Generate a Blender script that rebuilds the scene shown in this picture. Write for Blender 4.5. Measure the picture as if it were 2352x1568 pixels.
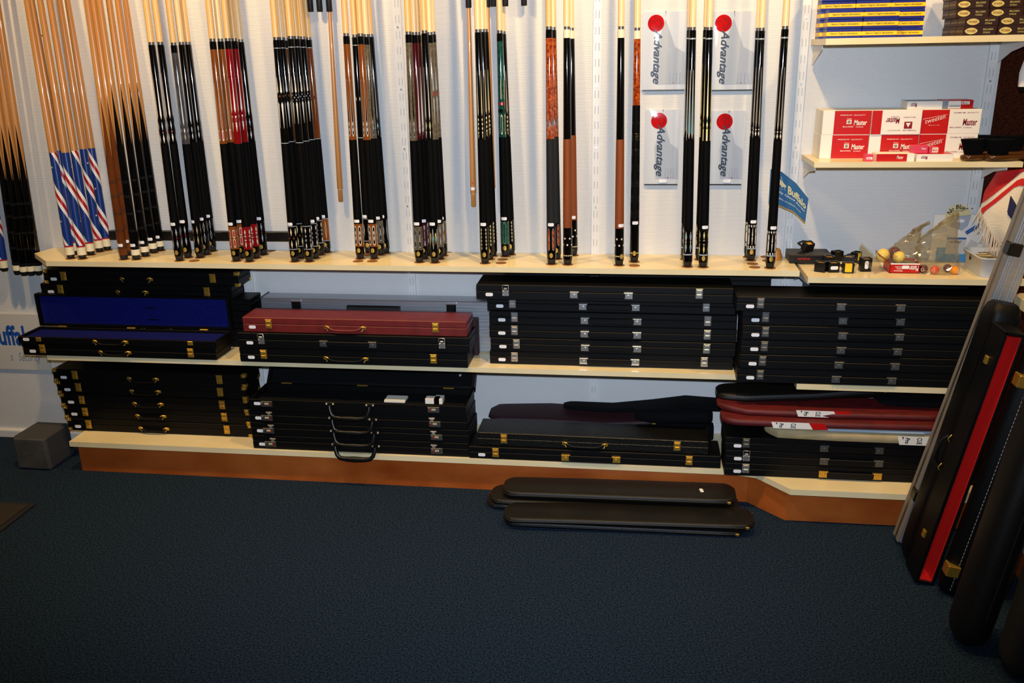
import bpy, bmesh, math, random
from mathutils import Vector, Matrix
random.seed(7)
for o in list(bpy.data.objects): bpy.data.objects.remove(o)
S = bpy.context.scene
COL = S.collection
PI = math.pi

# ------------------------------------------------------------------ camera
CX = Vector((0.1396, -3.0844, 1.4867)); YAW, PIT, ROL, FPX = 0.1401, 0.3165, -0.0195, 2041.7
W, H = 2352, 1568
FW = Vector((-math.sin(YAW)*math.cos(PIT), math.cos(YAW)*math.cos(PIT), -math.sin(PIT)))
R0 = Vector((math.cos(YAW), math.sin(YAW), 0)); U0 = R0.cross(FW)
CR = R0*math.cos(ROL)+U0*math.sin(ROL); CU = U0*math.cos(ROL)-R0*math.sin(ROL)
cd = bpy.data.cameras.new('camera'); cam = bpy.data.objects.new('camera', cd); COL.objects.link(cam)
cd.sensor_width = 36; cd.lens = 36*FPX/W; cd.clip_start = 0.05; cd.clip_end = 50
cam.matrix_world = Matrix(((CR.x, CU.x, -FW.x, CX.x), (CR.y, CU.y, -FW.y, CX.y), (CR.z, CU.z, -FW.z, CX.z), (0, 0, 0, 1)))
S.camera = cam

# ------------------------------------------------------------------ light and exposure
S.view_settings.view_transform = 'Standard'; S.view_settings.look = 'None'
S.view_settings.gamma = 1; S.view_settings.use_curve_mapping = False
S.view_settings.exposure = -0.12
wd = bpy.data.worlds.new('world'); S.world = wd; wd.use_nodes = True
wd.node_tree.nodes['Background'].inputs[0].default_value = (1.0, 0.8, 0.55, 1)
wd.node_tree.nodes['Background'].inputs[1].default_value = 0.02
def light(name, kind, loc, target, energy, color, size=0.05, angle=None, blend=0.5):
    l = bpy.data.lights.new(name, kind); l.energy = energy; l.color = color
    if kind == 'AREA': l.size = size
    else: l.shadow_soft_size = size
    if angle: l.spot_size = math.radians(angle); l.spot_blend = blend
    o = bpy.data.objects.new(name, l); COL.objects.link(o); o.location = loc
    d = Vector(target)-Vector(loc); o.rotation_euler = d.to_track_quat('-Z', 'Y').to_euler()
    return o
# the camera's own flash, just above the lens
light('camera_flash', 'SPOT', (0.15, -3.06, 1.60), (-0.30, 0, 1.02), 262, (0.70, 0.82, 1.0), 0.022, 88, 0.9)
# halogen spots in the shop's ceiling
for i, (x, y, tx, e) in enumerate(((-2.25, -0.85, -2.2, 62), (-1.15, -0.95, -1.0, 90), (0.25, -0.95, 0.2, 95), (1.3, -0.95, 0.9, 60))):
    light('ceiling_spot', 'SPOT', (x, y, 2.62), (tx, -0.03, 1.05), e, (1.0, 0.66, 0.28), 0.045, 105, 0.8)

# ------------------------------------------------------------------ pixel of the photograph -> point of the room
def ray(px, py): return FW+CR*((px-W/2)/FPX)-CU*((py-H/2)/FPX)
def PY(px, py, y): d = ray(px, py); return CX+d*((y-CX.y)/d.y)
def PZ(px, py, z): d = ray(px, py); return CX+d*((z-CX.z)/d.z)
def PX(px, py, x): d = ray(px, py); return CX+d*((x-CX.x)/d.x)

# ------------------------------------------------------------------ materials
def lin(c):
    if isinstance(c, str):
        c = tuple(int(c[i:i+2], 16)/255 for i in (0, 2, 4))
    return tuple((v/12.92 if v <= 0.04045 else ((v+0.055)/1.055)**2.4) for v in c)+(1,)
MATS = {}
def mat(name, col, rough=0.5, metal=0.0, spec=0.5, coat=0.0, col2=None, scale=40, stretch=None, bump=0.0, bscale=None,
        detail=4, alpha=1.0, ramp=(0.35, 0.65), aniso=None, sheen=0.0, wave=False, trans=0.0):
    m = bpy.data.materials.new(name); m.use_nodes = True; MATS[name] = m
    nt = m.node_tree; b = nt.nodes['Principled BSDF']
    b.inputs['Base Color'].default_value = lin(col); b.inputs['Roughness'].default_value = rough
    b.inputs['Metallic'].default_value = metal; b.inputs['Specular IOR Level'].default_value = spec
    b.inputs['Coat Weight'].default_value = coat; b.inputs['Coat Roughness'].default_value = 0.03
    b.inputs['Sheen Weight'].default_value = sheen
    b.inputs['Transmission Weight'].default_value = trans
    b.inputs['Alpha'].default_value = alpha
    if col2 or bump:
        tc = nt.nodes.new('ShaderNodeTexCoord'); mp = nt.nodes.new('ShaderNodeMapping')
        nt.links.new(tc.outputs['Object'], mp.inputs[0])
        if stretch: mp.inputs['Scale'].default_value = stretch
    if col2:
        n = nt.nodes.new('ShaderNodeTexNoise'); n.inputs['Scale'].default_value = scale; n.inputs['Detail'].default_value = detail
        nt.links.new(mp.outputs[0], n.inputs['Vector'])
        r = nt.nodes.new('ShaderNodeValToRGB'); r.color_ramp.elements[0].position = ramp[0]; r.color_ramp.elements[1].position = ramp[1]
        r.color_ramp.elements[0].color = lin(col); r.color_ramp.elements[1].color = lin(col2)
        nt.links.new(n.outputs['Fac'], r.inputs[0]); nt.links.new(r.outputs[0], b.inputs['Base Color'])
    if bump:
        if wave:
            n2 = nt.nodes.new('ShaderNodeTexWave'); n2.wave_type = 'BANDS'; n2.bands_direction = 'Z'
            n2.inputs['Scale'].default_value = bscale; n2.inputs['Distortion'].default_value = 0.6; n2.inputs['Detail'].default_value = 1
        else:
            n2 = nt.nodes.new('ShaderNodeTexNoise'); n2.inputs['Scale'].default_value = bscale or scale; n2.inputs['Detail'].default_value = 3
        nt.links.new(mp.outputs[0], n2.inputs['Vector'])
        bp = nt.nodes.new('ShaderNodeBump'); bp.inputs['Strength'].default_value = bump; bp.inputs['Distance'].default_value = 0.002
        nt.links.new(n2.outputs['Fac'], bp.inputs['Height']); nt.links.new(bp.outputs[0], b.inputs['Normal'])
    return m
def plastic_film(name, tint, fac, dif):
    m = bpy.data.materials.new(name); m.use_nodes = True; MATS[name] = m
    nt = m.node_tree; nt.nodes.remove(nt.nodes['Principled BSDF']); out = nt.nodes['Material Output']
    t = nt.nodes.new('ShaderNodeBsdfTransparent'); t.inputs[0].default_value = lin(tint)
    g = nt.nodes.new('ShaderNodeBsdfGlossy'); g.inputs['Roughness'].default_value = 0.07
    d = nt.nodes.new('ShaderNodeBsdfDiffuse'); d.inputs[0].default_value = lin(dif)
    m1 = nt.nodes.new('ShaderNodeMixShader'); m1.inputs[0].default_value = fac[0]
    m2 = nt.nodes.new('ShaderNodeMixShader'); m2.inputs[0].default_value = fac[1]
    nt.links.new(t.outputs[0], m1.inputs[1]); nt.links.new(d.outputs[0], m1.inputs[2])
    nt.links.new(m1.outputs[0], m2.inputs[1]); nt.links.new(g.outputs[0], m2.inputs[2]); nt.links.new(m2.outputs[0], out.inputs[0])
    return m
mat('wallpaper', 'dcdcda', 0.75, spec=0.25, bump=0.35, bscale=95, wave=True)
mat('ceiling_paint', 'e8e4da', 0.8)
mat('carpet', '0b1522', 0.95, spec=0.05, col2='2b3c4e', scale=190, detail=6, ramp=(0.34, 0.68), bump=0.9, bscale=380, sheen=0.0)
mat('brown_felt', '24100a', 0.95, spec=0.1, col2='4a200f', scale=190, bump=0.5, bscale=300)
mat('white_paint', 'e2e2df', 0.4)
mat('shelf_cream', 'efdfb4', 0.28, spec=0.45, col2='e6d4a4', scale=5, bump=0.02, bscale=300)
mat('hole_brown', '8a5a2c', 0.8, col2='744820', scale=90)
mat('plinth_wood', '96400f', 0.35, col2='c0662a', scale=5, stretch=(0.8, 1, 1.4), detail=6, ramp=(0.3, 0.7), spec=0.45)
mat('black_leather', '050506', 0.48, spec=0.22, bump=0.2, bscale=900)
mat('black_leather_soft', '0f0d0a', 0.45, spec=0.42, bump=0.4, bscale=500)
mat('croco_leather', '0d0c0a', 0.35, spec=0.5, bump=0.9, bscale=160)
mat('black_cloth', '08080a', 0.9, spec=0.15, bump=0.4, bscale=700)
mat('black_plastic', '090909', 0.35, spec=0.5)
mat('black_rubber', '0a0a0b', 0.55)
mat('burgundy_leather', '70201d', 0.42, col2='641a1a', scale=30, bump=0.3, bscale=700)
mat('burgundy_soft', '2c0a12', 0.65, bump=0.3, bscale=300)
mat('red_satin', '620a0c', 0.6, col2='4a0608', scale=60, stretch=(0.3, 1, 1), bump=0.6, bscale=50)
mat('red_lining', 'e41008', 0.8)
mat('blue_felt', '111868', 0.95, spec=0.1, col2='0d1254', scale=120)
mat('beige_canvas', 'b8a47c', 0.8, col2='a8946a', scale=20, bump=0.3, bscale=60)
mat('pale_blue_cloth', '9fb0bd', 0.8)
mat('chrome', 'd4d2ce', 0.34, metal=0.9)
mat('gold', 'dcae48', 0.38, metal=0.82)
mat('brushed_steel', '8c8a86', 0.45, metal=1.0)
mat('aluminium', 'c4c8ce', 0.42, metal=0.85, col2='b4b8be', scale=300, stretch=(0.02, 1, 1))
mat('aluminium_matte', '8f867a', 0.5, metal=0.2)
mat('sticker', 'f0eeee', 0.6)
mat('maple', 'efc888', 0.3, spec=0.5, col2='e4b670', scale=30, stretch=(1, 1, 0.08), coat=0.2)
mat('maple_pale', 'f4dcac', 0.3, spec=0.5, col2='eacb94', scale=30, stretch=(1, 1, 0.08), coat=0.2)
mat('maple_tan', 'c48c50', 0.25, spec=0.5, col2='b27a40', scale=30, stretch=(1, 1, 0.08), coat=0.4)
mat('gloss_black', '040405', 0.05, spec=0.5, coat=0.3)
mat('wrap_black', '040404', 0.65, spec=0.08, bump=0.3, bscale=900)
mat('wrap_grey', '1a1c1e', 0.7, spec=0.25, bump=0.3, bscale=900)
mat('wrap_brown', '86441c', 0.6, spec=0.3, col2='78390f', scale=60, stretch=(1, 1, 0.1), bump=0.2, bscale=500)
mat('gloss_brown', '8a4c1c', 0.05, coat=0.6, col2='7a3e14', scale=40, stretch=(1, 1, 0.2))
mat('gloss_dark_brown', '5e2e12', 0.05, coat=0.6, col2='6e3816', scale=40, stretch=(1, 1, 0.2))
mat('gloss_red', '8c0f14', 0.05, coat=0.6, col2='780a10', scale=40, stretch=(1, 1, 0.2))
mat('gloss_burgundy', '4a0c14', 0.05, coat=0.6)
mat('gloss_grey', '4c4c50', 0.05, coat=0.6, col2='3c3c40', scale=60)
mat('gloss_greyburl', '6c6250', 0.05, coat=0.6, col2='50483a', scale=110)
mat('gloss_green', '0f3a34', 0.05, coat=0.6, col2='1d5548', scale=110, ramp=(0.4, 0.6))
mat('gloss_amber', '7a2408', 0.05, coat=0.6, col2='c0591c', scale=110, ramp=(0.4, 0.62))
mat('inlay_white', 'd8d2c4', 0.3, coat=0.3)
mat('inlay_silver', '9aa2a8', 0.25, coat=0.4)
mat('inlay_cream', 'dcd0a0', 0.25, coat=0.4)
mat('inlay_gold', 'd8c878', 0.25, coat=0.4)
mat('inlay_red', 'b01818', 0.25, coat=0.4)
mat('inlay_blue', '4f96a8', 0.25, coat=0.4)
mat('inlay_black', '080808', 0.15, coat=0.4)
mat('inlay_olive', '9a8c68', 0.25, coat=0.4)
mat('header_warm_lit', 'e4d29c', 0.6)  # white header disc, warm lamp light put into its colour
mat('emblem_gold', 'd8b050', 0.3, metal=0.55)
mat('ivory', 'efe4c0', 0.3)
mat('flag_blue', '16347e', 0.3, coat=0.3)
mat('flag_red', 'b01420', 0.3, coat=0.3)
mat('flag_white', 'ece8e0', 0.3, coat=0.3)
mat('paper_white', 'efe9dc', 0.55)
mat('board_white', 'cfccc4', 0.35)
mat('print_red', 'c0120e', 0.35)
mat('logo_red', 'b80c12', 0.8, spec=0.08)
mat('print_darkred', '8a0c14', 0.4)
mat('print_pink', 'd8425c', 0.4)
mat('print_blue', '16257c', 0.35)
mat('print_yellow', 'f0c808', 0.4)
mat('print_brown', '2c120c', 0.45)
mat('print_black', '0c0c0e', 0.45)
mat('print_grey', '8c9098', 0.5)
mat('carton_grey', '8c867a', 0.7)
mat('sign_blue', '1c4fa8', 0.5)
mat('sign_blue_thin', '4e6c9c', 0.5)
mat('flag_card', '2f6492', 0.4)
mat('card_back', 'b08a40', 0.6)
mat('yellow_chalk_cube', 'e8c400', 0.6)
mat('wood_orange', 'cc8a3c', 0.4, col2='b87830', scale=50)
mat('wood_dark', '3c1e0c', 0.25, col2='54300f', scale=40, stretch=(0.2, 1, 1), coat=0.3)
mat('bristle', '040508', 0.95, spec=0.1, bump=0.8, bscale=600)
mat('ball_cream', 'e8c860', 0.12, coat=0.5)
mat('ball_maroon', '5a1020', 0.12, coat=0.5)
mat('ball_orange', 'f04a18', 0.12, coat=0.5)
mat('ball_amber', 'f09018', 0.12, coat=0.5)
mat('bin_plastic', 'dfe6ee', 0.35, trans=0.25)
mat('clear_tube', '8a7a58', 0.2, trans=0.3)
mat('towel_white', 'e6d8bc', 0.95, bump=0.8, bscale=260, sheen=0.3)
mat('towel_red', 'c41414', 0.95, bump=0.8, bscale=260, sheen=0.3)
mat('fringe', 'cfc0ac', 0.95)
mat('navy_print', '101440', 0.8)
mat('poster_blue', '4b98c8', 0.5)
mat('marker_blue', '2f5fa4', 0.35)
mat('speaker_grey', '4a4844', 0.85, col2='383632', scale=12, bump=0.2, bscale=200)
mat('speaker_top', '3a3a3c', 0.7)
mat('doormat', '2b2417', 0.95, col2='241d12', scale=300, bump=0.6, bscale=400)
mat('mesh_bag', '33200e', 0.7, bump=1.0, bscale=130)
mat('canvas_dark', '1e1c16', 0.8, bump=0.6, bscale=260)
mat('glove_grey', 'a9b2be', 0.6)
mat('pack_sheet', 'c6cbd0', 0.4, spec=0.25, bump=0.25, bscale=14)
mat('stitch', 'b8b8b4', 0.6)
mat('slot_shadow', 'bfc3c8', 0.7)
plastic_film('clear_film', 'ffffff', (0.0, 0.006), 'f0f0f0')
plastic_film('bag_film', 'f8f4ea', (0.06, 0.11), 'e4dcc8')

# ------------------------------------------------------------------ mesh helpers
def link(name, me, material=None, parent=None, smooth=False):
    o = bpy.data.objects.new(name, me); COL.objects.link(o)
    if material and not me.materials: me.materials.append(MATS[material])
    if parent is not None: o.parent = parent
    if smooth:
        for p in me.polygons: p.use_smooth = True
    if name in STUFF: o['kind'] = 'stuff'
    return o
STUFF = {'inlay', 'slots', 'screws', 'star', 'grip_ring', 'splice_points', 'ring', 'check_ring', 'fringe', 'stitching', 'rivets', 'dial_digits', 'studs', 'ribs', 'small_print'}
def tag(o, label, cat=None, group=None, kind=None):
    if label: o['label'] = label
    if cat: o['category'] = cat
    if group: o['group'] = group
    if kind: o['kind'] = kind
    return o
def thing(name, label, cat, loc=(0, 0, 0), rotz=0.0, group=None):
    o = bpy.data.objects.new(name, None); COL.objects.link(o); o.empty_display_size = 0.05
    o.location = loc; o.rotation_euler = (0, 0, rotz)
    return tag(o, label, cat, group)
class MB:
    def __init__(s): s.v = []; s.f = []; s.sm = []
    def add(s, vs, fs, smooth=False):
        n = len(s.v); s.v += [tuple(v) for v in vs]
        for f in fs: s.f.append(tuple(i+n for i in f)); s.sm.append(smooth)
        return s
    def box(s, x0, x1, y0, y1, z0, z1, bev=0.0):
        if bev <= 0:
            return s.add([(x, y, z) for z in (z0, z1) for y in (y0, y1) for x in (x0, x1)],
                  [(0, 2, 3, 1), (4, 5, 7, 6), (0, 1, 5, 4), (2, 6, 7, 3), (0, 4, 6, 2), (1, 3, 7, 5)])
        b = bev; vs = []; idx = {}
        for i, (x, sx) in enumerate(((x0, 1), (x1, -1))):
            for j, (y, sy) in enumerate(((y0, 1), (y1, -1))):
                for k, (z, sz) in enumerate(((z0, 1), (z1, -1))):
                    for a in range(3):
                        idx[i, j, k, a] = len(vs)
                        p = [x+sx*b, y+sy*b, z+sz*b]
                        p[a] = (x, y, z)[a]
                        vs.append(p)
        fs = []
        for i in (0, 1):
            q = [idx[i, 0, 0, 0], idx[i, 1, 0, 0], idx[i, 1, 1, 0], idx[i, 0, 1, 0]]; fs.append(q if i else q[::-1])
            q = [idx[0, i, 0, 1], idx[1, i, 0, 1], idx[1, i, 1, 1], idx[0, i, 1, 1]]; fs.append(q[::-1] if i else q)
            q = [idx[0, 0, i, 2], idx[1, 0, i, 2], idx[1, 1, i, 2], idx[0, 1, i, 2]]; fs.append(q if i else q[::-1])
        def e(p, q, r, t, flip): fs.append((p, q, r, t) if not flip else (t, r, q, p))
        for j in (0, 1):
            for k in (0, 1): e(idx[0, j, k, 1], idx[1, j, k, 1], idx[1, j, k, 2], idx[0, j, k, 2], (j == k))
        for i in (0, 1):
            for k in (0, 1): e(idx[i, 0, k, 0], idx[i, 1, k, 0], idx[i, 1, k, 2], idx[i, 0, k, 2], (i != k))
        for i in (0, 1):
            for j in (0, 1): e(idx[i, j, 0, 0], idx[i, j, 1, 0], idx[i, j, 1, 1], idx[i, j, 0, 1], (i == j))
        for i in (0, 1):
            for j in (0, 1):
                for k in (0, 1):
                    q = (idx[i, j, k, 0], idx[i, j, k, 1], idx[i, j, k, 2]); fs.append(q if (i+j+k) % 2 else q[::-1])
        return s.add(vs, fs)
    def caps(s, k0, n, m):
        a, b = s.v[k0:k0+n], s.v[k0+(m-1)*n:k0+m*n]
        s.add(a, [tuple(range(n-1, -1, -1))]); return s.add(b, [tuple(range(n))])
    def prism(s, pts, axis, a0, a1):
        """pts: 2D polygon in the two other axes (order kept), extruded along axis from a0 to a1"""
        def P(p, a):
            return {'x': (a, p[0], p[1]), 'y': (p[0], a, p[1]), 'z': (p[0], p[1], a)}[axis]
        n = len(pts); vs = [P(p, a0) for p in pts]+[P(p, a1) for p in pts]
        fs = [tuple(range(n)), tuple(range(2*n-1, n-1, -1))]+[(i, i+n, (i+1) % n+n, (i+1) % n) for i in range(n)]
        return s.add(vs, fs)
    def lathe(s, prof, n=20, c=(0, 0, 0), smooth=True, axis='z'):
        vs = []; fs = []; pr = [prof[0]]
        for (ra, za), (rb, zb) in zip(prof, prof[1:]):
            k = max(1, min(16, int(abs(zb-za)/0.06)))
            pr += [(ra+(rb-ra)*j/k, za+(zb-za)*j/k) for j in range(1, k+1)]
        prof = pr
        for r, z in prof:
            for i in range(n):
                a = 2*PI*i/n; p = (r*math.sin(a), -r*math.cos(a), z)
                if axis == 'y': p = (p[0], p[2], p[1])
                if axis == 'x': p = (p[2], p[0], p[1])
                vs.append((p[0]+c[0], p[1]+c[1], p[2]+c[2]))
        for k in range(len(prof)-1):
            for i in range(n):
                fs.append((k*n+i, k*n+(i+1) % n, (k+1)*n+(i+1) % n, (k+1)*n+i))
        k0 = len(s.v); s.add(vs, fs, smooth)
        return s.caps(k0, n, len(prof))
    def tube(s, pts, r, n=10, closed=False):
        pts = [Vector(p) for p in pts]; m = len(pts); vs = []; fs = []; prev = None
        rs = r if isinstance(r, (list, tuple)) else [r]*m
        for k, p in enumerate(pts):
            t = (pts[min(k+1, m-1)]-pts[max(k-1, 0)]).normalized()
            if prev is None:
                a = Vector((0, 0, 1)) if abs(t.z) < 0.9 else Vector((1, 0, 0)); u = t.cross(a).normalized()
            else: u = (prev-t*prev.dot(t)).normalized()
            prev = u; w = t.cross(u)
            for i in range(n):
                q = 2*PI*i/n; vs.append(p+(u*math.cos(q)+w*math.sin(q))*rs[k])
        for k in range(m-1):
            for i in range(n): fs.append((k*n+i, k*n+(i+1) % n, (k+1)*n+(i+1) % n, (k+1)*n+i))
        k0 = len(s.v); s.add(vs, fs, True)
        return s.caps(k0, n, m)
    def loft(s, secs, n=20, ex=3.0):
        """secs: (centre, width vector, thickness vector) -> superellipse sections"""
        vs = []; fs = []
        for c, wv, tv in secs:
            for i in range(n):
                a = 2*PI*i/n; ca, sa = math.cos(a), math.sin(a)
                u = math.copysign(abs(ca)**(2/ex), ca); v = math.copysign(abs(sa)**(2/ex), sa)
                vs.append(Vector(c)+Vector(wv)*u+Vector(tv)*v)
        m = len(secs)
        for k in range(m-1):
            for i in range(n): fs.append((k*n+i, k*n+(i+1) % n, (k+1)*n+(i+1) % n, (k+1)*n+i))
        k0 = len(s.v); s.add(vs, fs, True)
        return s.caps(k0, n, m)
    def mesh(s, name, fix=True):
        me = bpy.data.meshes.new(name); me.from_pydata([tuple(v) for v in s.v], [], s.f)
        me.polygons.foreach_set('use_smooth', s.sm)
        if fix:
            bm = bmesh.new(); bm.from_mesh(me); bmesh.ops.recalc_face_normals(bm, faces=bm.faces); bm.to_mesh(me); bm.free()
        me.update(); return me
    def build(s, name, material, parent=None, fix=True):
        return link(name, s.mesh(name, fix), material, parent)
def obox(name, x0, x1, y0, y1, z0, z1, material, parent=None, bev=0.0):
    return MB().box(x0, x1, y0, y1, z0, z1, bev).build(name, material, parent, fix=(bev > 0))
def inst(name, me, parent, loc=(0, 0, 0), rot=None, scale=None):
    o = bpy.data.objects.new(name, me); COL.objects.link(o); o.parent = parent; o.location = loc
    if rot: o.rotation_euler = rot
    if scale: o.scale = scale
    return o
def M1(mb, name, material, fix=True):
    me = mb.mesh(name, fix); me.materials.append(MATS[material]); return me
TXT = {}
def text_mesh(body, shear=0.0, bold=0.0, spacing=1.0):
    key = (body, shear, bold, spacing)
    if key in TXT: return TXT[key]
    cu = bpy.data.curves.new('t', 'FONT'); cu.body = body; cu.size = 1; cu.shear = shear; cu.offset = bold
    cu.space_character = spacing; cu.resolution_u = 2
    o = bpy.data.objects.new('t', cu); COL.objects.link(o); bpy.context.view_layer.update()
    me = bpy.data.meshes.new_from_object(o.evaluated_get(bpy.context.evaluated_depsgraph_get()))
    bpy.data.objects.remove(o)
    co = [v.co.copy() for v in me.vertices]
    x0 = min(c.x for c in co); x1 = max(c.x for c in co); y0 = min(c.y for c in co); y1 = max(c.y for c in co)
    vs = [((c.x-x0)/(x1-x0)-0.5, (c.y-y0)/(y1-y0)-0.5) for c in co]; fs = [tuple(p.vertices) for p in me.polygons]
    bpy.data.meshes.remove(me)
    TXT[key] = (vs, fs); return TXT[key]
def lettering(body, material, parent, cx, y, cz, w, h, shear=0.0, bold=0.0, rot=0.0, name='lettering', mirror=False, bend=None, spacing=1.0):
    """flat print facing -y; centre (cx, cz), box w x h, turned by rot in its own plane"""
    vs, fs = text_mesh(body, shear, bold, spacing)
    c, s_ = math.cos(rot), math.sin(rot); out = []
    for a, b in vs:
        a *= w; b *= h
        if bend: yy = y+bend(cx+a*c-b*s_)
        else: yy = y
        out.append((cx+a*c-b*s_, yy, cz+a*s_+b*c))
    mb = MB(); mb.add(out, fs)
    return mb.build(name, material, parent, fix=False)
def disc(mb, cx, y, cz, rx, rz, n=24):
    return mb.add([(cx+rx*math.cos(2*PI*i/n), y, cz+rz*math.sin(2*PI*i/n)) for i in range(n)], [tuple(range(n))])
def poly(mb, pts, y): return mb.add([(p[0], y, p[1]) for p in pts], [tuple(range(len(pts)))])

# ================================================================== the setting
def struct(o): o['kind'] = 'structure'; return o
XL, XR, YF, ZC = -4.2, 2.1, -5.2, 2.75
struct(obox('floor', XL, XR, YF, 0.12, -0.05, 0, 'carpet'))
struct(obox('wall_back', XL, 1.262, 0, 0.12, 0, ZC, 'wallpaper'))
wb = struct(obox('wall_corner', 1.262, XR, 0.004, 0.12, 0, ZC, 'brown_felt'))
struct(obox('wall_right', XR, XR+0.1, YF, 0.12, 0, ZC, 'wallpaper'))
struct(obox('wall_left', XL-0.1, XL, YF, 0.12, 0, ZC, 'wallpaper'))
struct(obox('wall_front', XL, XR, YF-0.1, YF, 0, ZC, 'wallpaper'))
struct(obox('ceiling', XL, XR, YF, 0.12, ZC, ZC+0.05, 'ceiling_paint'))
struct(MB().prism([(0, 0), (-0.014, 0), (-0.014, 0.028), (-0.010, 0.034), (0, 0.034)], 'x', XL, -1.93).build('baseboard_back', 'white_paint'))

# uprights: white slotted steel rails on the wall
def upright(X, z0, z1, label, base=0.967):
    u = thing('wall_upright', label, 'shelf upright', (X, 0, z0), group='slotted wall uprights')
    h = z1-z0; m = MB()
    m.box(-0.013, 0.013, -0.003, 0, 0, h); m.box(-0.0135, -0.0115, -0.011, 0, 0, h); m.box(0.0115, 0.0135, -0.011, 0, 0, h)
    m.box(-0.0115, 0.0115, -0.0115, -0.009, 0, h)
    m.build('rail', 'white_paint', u, fix=False)
    sl = MB(); z = base-z0-0.05*math.floor((base-z0)/0.05)+0.025
    while z < h-0.03:
        for sx in (-0.0055, 0.0055): sl.box(sx-0.0016, sx+0.0016, -0.0119, -0.0112, z-0.012, z+0.012)
        z += 0.05
    sl.build('slots', 'slot_shadow', u, fix=False)
    sc = MB(); z = base-z0-0.2*math.floor((base-z0)/0.2)
    while z < h-0.02:
        sc.lathe([(0.0032, -0.0135), (0.0032, -0.0112)], 8, (0, 0, z), axis='y'); z += 0.2
    sc.build('screws', 'chrome', u)
    return u
upright(-1.95, 0.15, 2.3, 'leftmost white slotted wall upright, behind the gold-cornered cases')
upright(-1.285, 0.15, 2.3, 'white slotted wall upright behind the aluminium case and the red cues')
upright(-0.659, 0.15, 2.3, 'white slotted wall upright left of the grey and burgundy cues')
upright(0.007, 0.15, 2.3, 'white slotted wall upright between the two leather-wrapped brown cues')
upright(0.661, 0.15, 2.3, 'white slotted wall upright left of the chalk shelves')
upright(1.234, 0.15, 2.3, 'white slotted wall upright at the edge of the brown felt wall')

def shelf(label, pts, zt, th, brackets, holes=None, ymax=-0.19):
    s = thing('shelf_board', label, 'shelf', (0, 0, zt-th))
    m = MB().prism(pts, 'z', 0, th); m.build('board', 'shelf_cream', s)
    for X, dep in brackets:
        b = MB().prism([(-0.012, 0), (-dep, 0), (-dep, -0.012), (-0.10, -0.03), (-0.012, -0.062)], 'x', X-0.0015, X+0.0015)
        b.box(X-0.007, X+0.007, -dep-0.004, -dep+0.012, -0.0015, 0)
        b.build('bracket', 'white_paint', s)
    return s
ZR, ZM, ZB, ZRR, ZMR = 0.800, 0.455, 0.130, 0.797, 0.449
rack = shelf('long cream shelf board with drilled holes holding the row of cues',
             [(-2.062, -0.001), (-2.074, -0.100), (-1.945, -0.222), (0.668, -0.222), (0.668, -0.001)], ZR, 0.018,
             [(-0.659, 0.18), (0.007, 0.18), (0.652, 0.18)])
shelf('cream shelf board carrying chalk holders, plastic bags and the white tub', [(0.682, -0.001), (0.682, -0.29), (1.32, -0.29), (1.32, -0.001)], ZRR, 0.018,
      [(0.69, 0.26), (1.23, 0.26)])
shelf('middle cream shelf board under the stacks of black cases, left of the narrow step', [(-1.985, -0.001), (-1.985, -0.258), (0.655, -0.258), (0.655, -0.001)], ZM, 0.018,
      [(-1.285, 0.2), (-0.659, 0.2), (0.007, 0.2), (0.62, 0.2), (-1.95, 0.15)])
shelf('middle cream shelf board under the right stack of black cases', [(0.672, -0.001), (0.672, -0.312), (1.30, -0.312), (1.30, -0.001)], ZMR, 0.018,
      [(0.69, 0.26), (1.23, 0.26)])
shelf('upper cream shelf board carrying the red and white chalk boxes and brushes', [(0.683, -0.001), (0.683, -0.228), (1.283, -0.228), (1.283, -0.001)], 1.143, 0.016,
      [(0.692, 0.2), (1.25, 0.2)])
shelf('top cream shelf board carrying the blue and the brown chalk boxes', [(0.683, -0.001), (0.683, -0.242), (1.55, -0.242), (1.55, -0.001)], 1.502, 0.018,
      [(0.692, 0.15), (1.25, 0.2)])
PB = [(-1.93, -0.001), (-1.93, -0.300), (0.50, -0.300), (0.565, -0.315), (0.66, -0.425), (1.28, -0.425), (1.28, -0.001)]
shelf('lowest cream shelf board stepping forward at the right, on the brown plinth', PB, ZB, 0.020, [])
pl = thing('shelf_plinth', 'reddish brown wood-grain plinth under the lowest shelf', 'plinth', (0, 0, 0))
PP = [(-1.915, -0.275), (0.545, -0.278), (0.655, -0.392), (1.26, -0.392)]
for i in range(3):
    (xa, ya), (xb, yb) = PP[i], PP[i+1]
    d = Vector((xb-xa, yb-ya, 0)).normalized(); nx, ny = -d.y*0.016, d.x*0.016
    MB().prism([(xa, ya), (xb, yb), (xb+nx, yb+ny), (xa+nx, ya+ny)], 'z', 0, ZB-0.0205).build('front_board', 'plinth_wood', pl)
obox('end_board', -1.915, -1.899, -0.258, -0.005, 0, ZB-0.0205, 'plinth_wood', pl)

# side counter at the right, its edge carries the leaning cases
sc_ = thing('side_counter', 'pale counter with a cream top at the right edge behind the leaning cases', 'counter', (1.218, -0.455, 0))
MB().prism([(0, -0.02), (0.02, 0), (0.6, 0), (0.6, -1.2), (0, -1.2)], 'z', 0.77, 0.80).build('counter_top', 'shelf_cream', sc_)
obox('front_panel', 0.05, 0.07, -1.2, -0.02, 0.09, 0.77, 'white_paint', sc_)
obox('end_panel', 0.07, 0.6, -0.04, -0.02, 0, 0.77, 'white_paint', sc_)
obox('plinth_board', 0.055, 0.072, -1.2, -0.02, 0, 0.09, 'plinth_wood', sc_)

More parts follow.
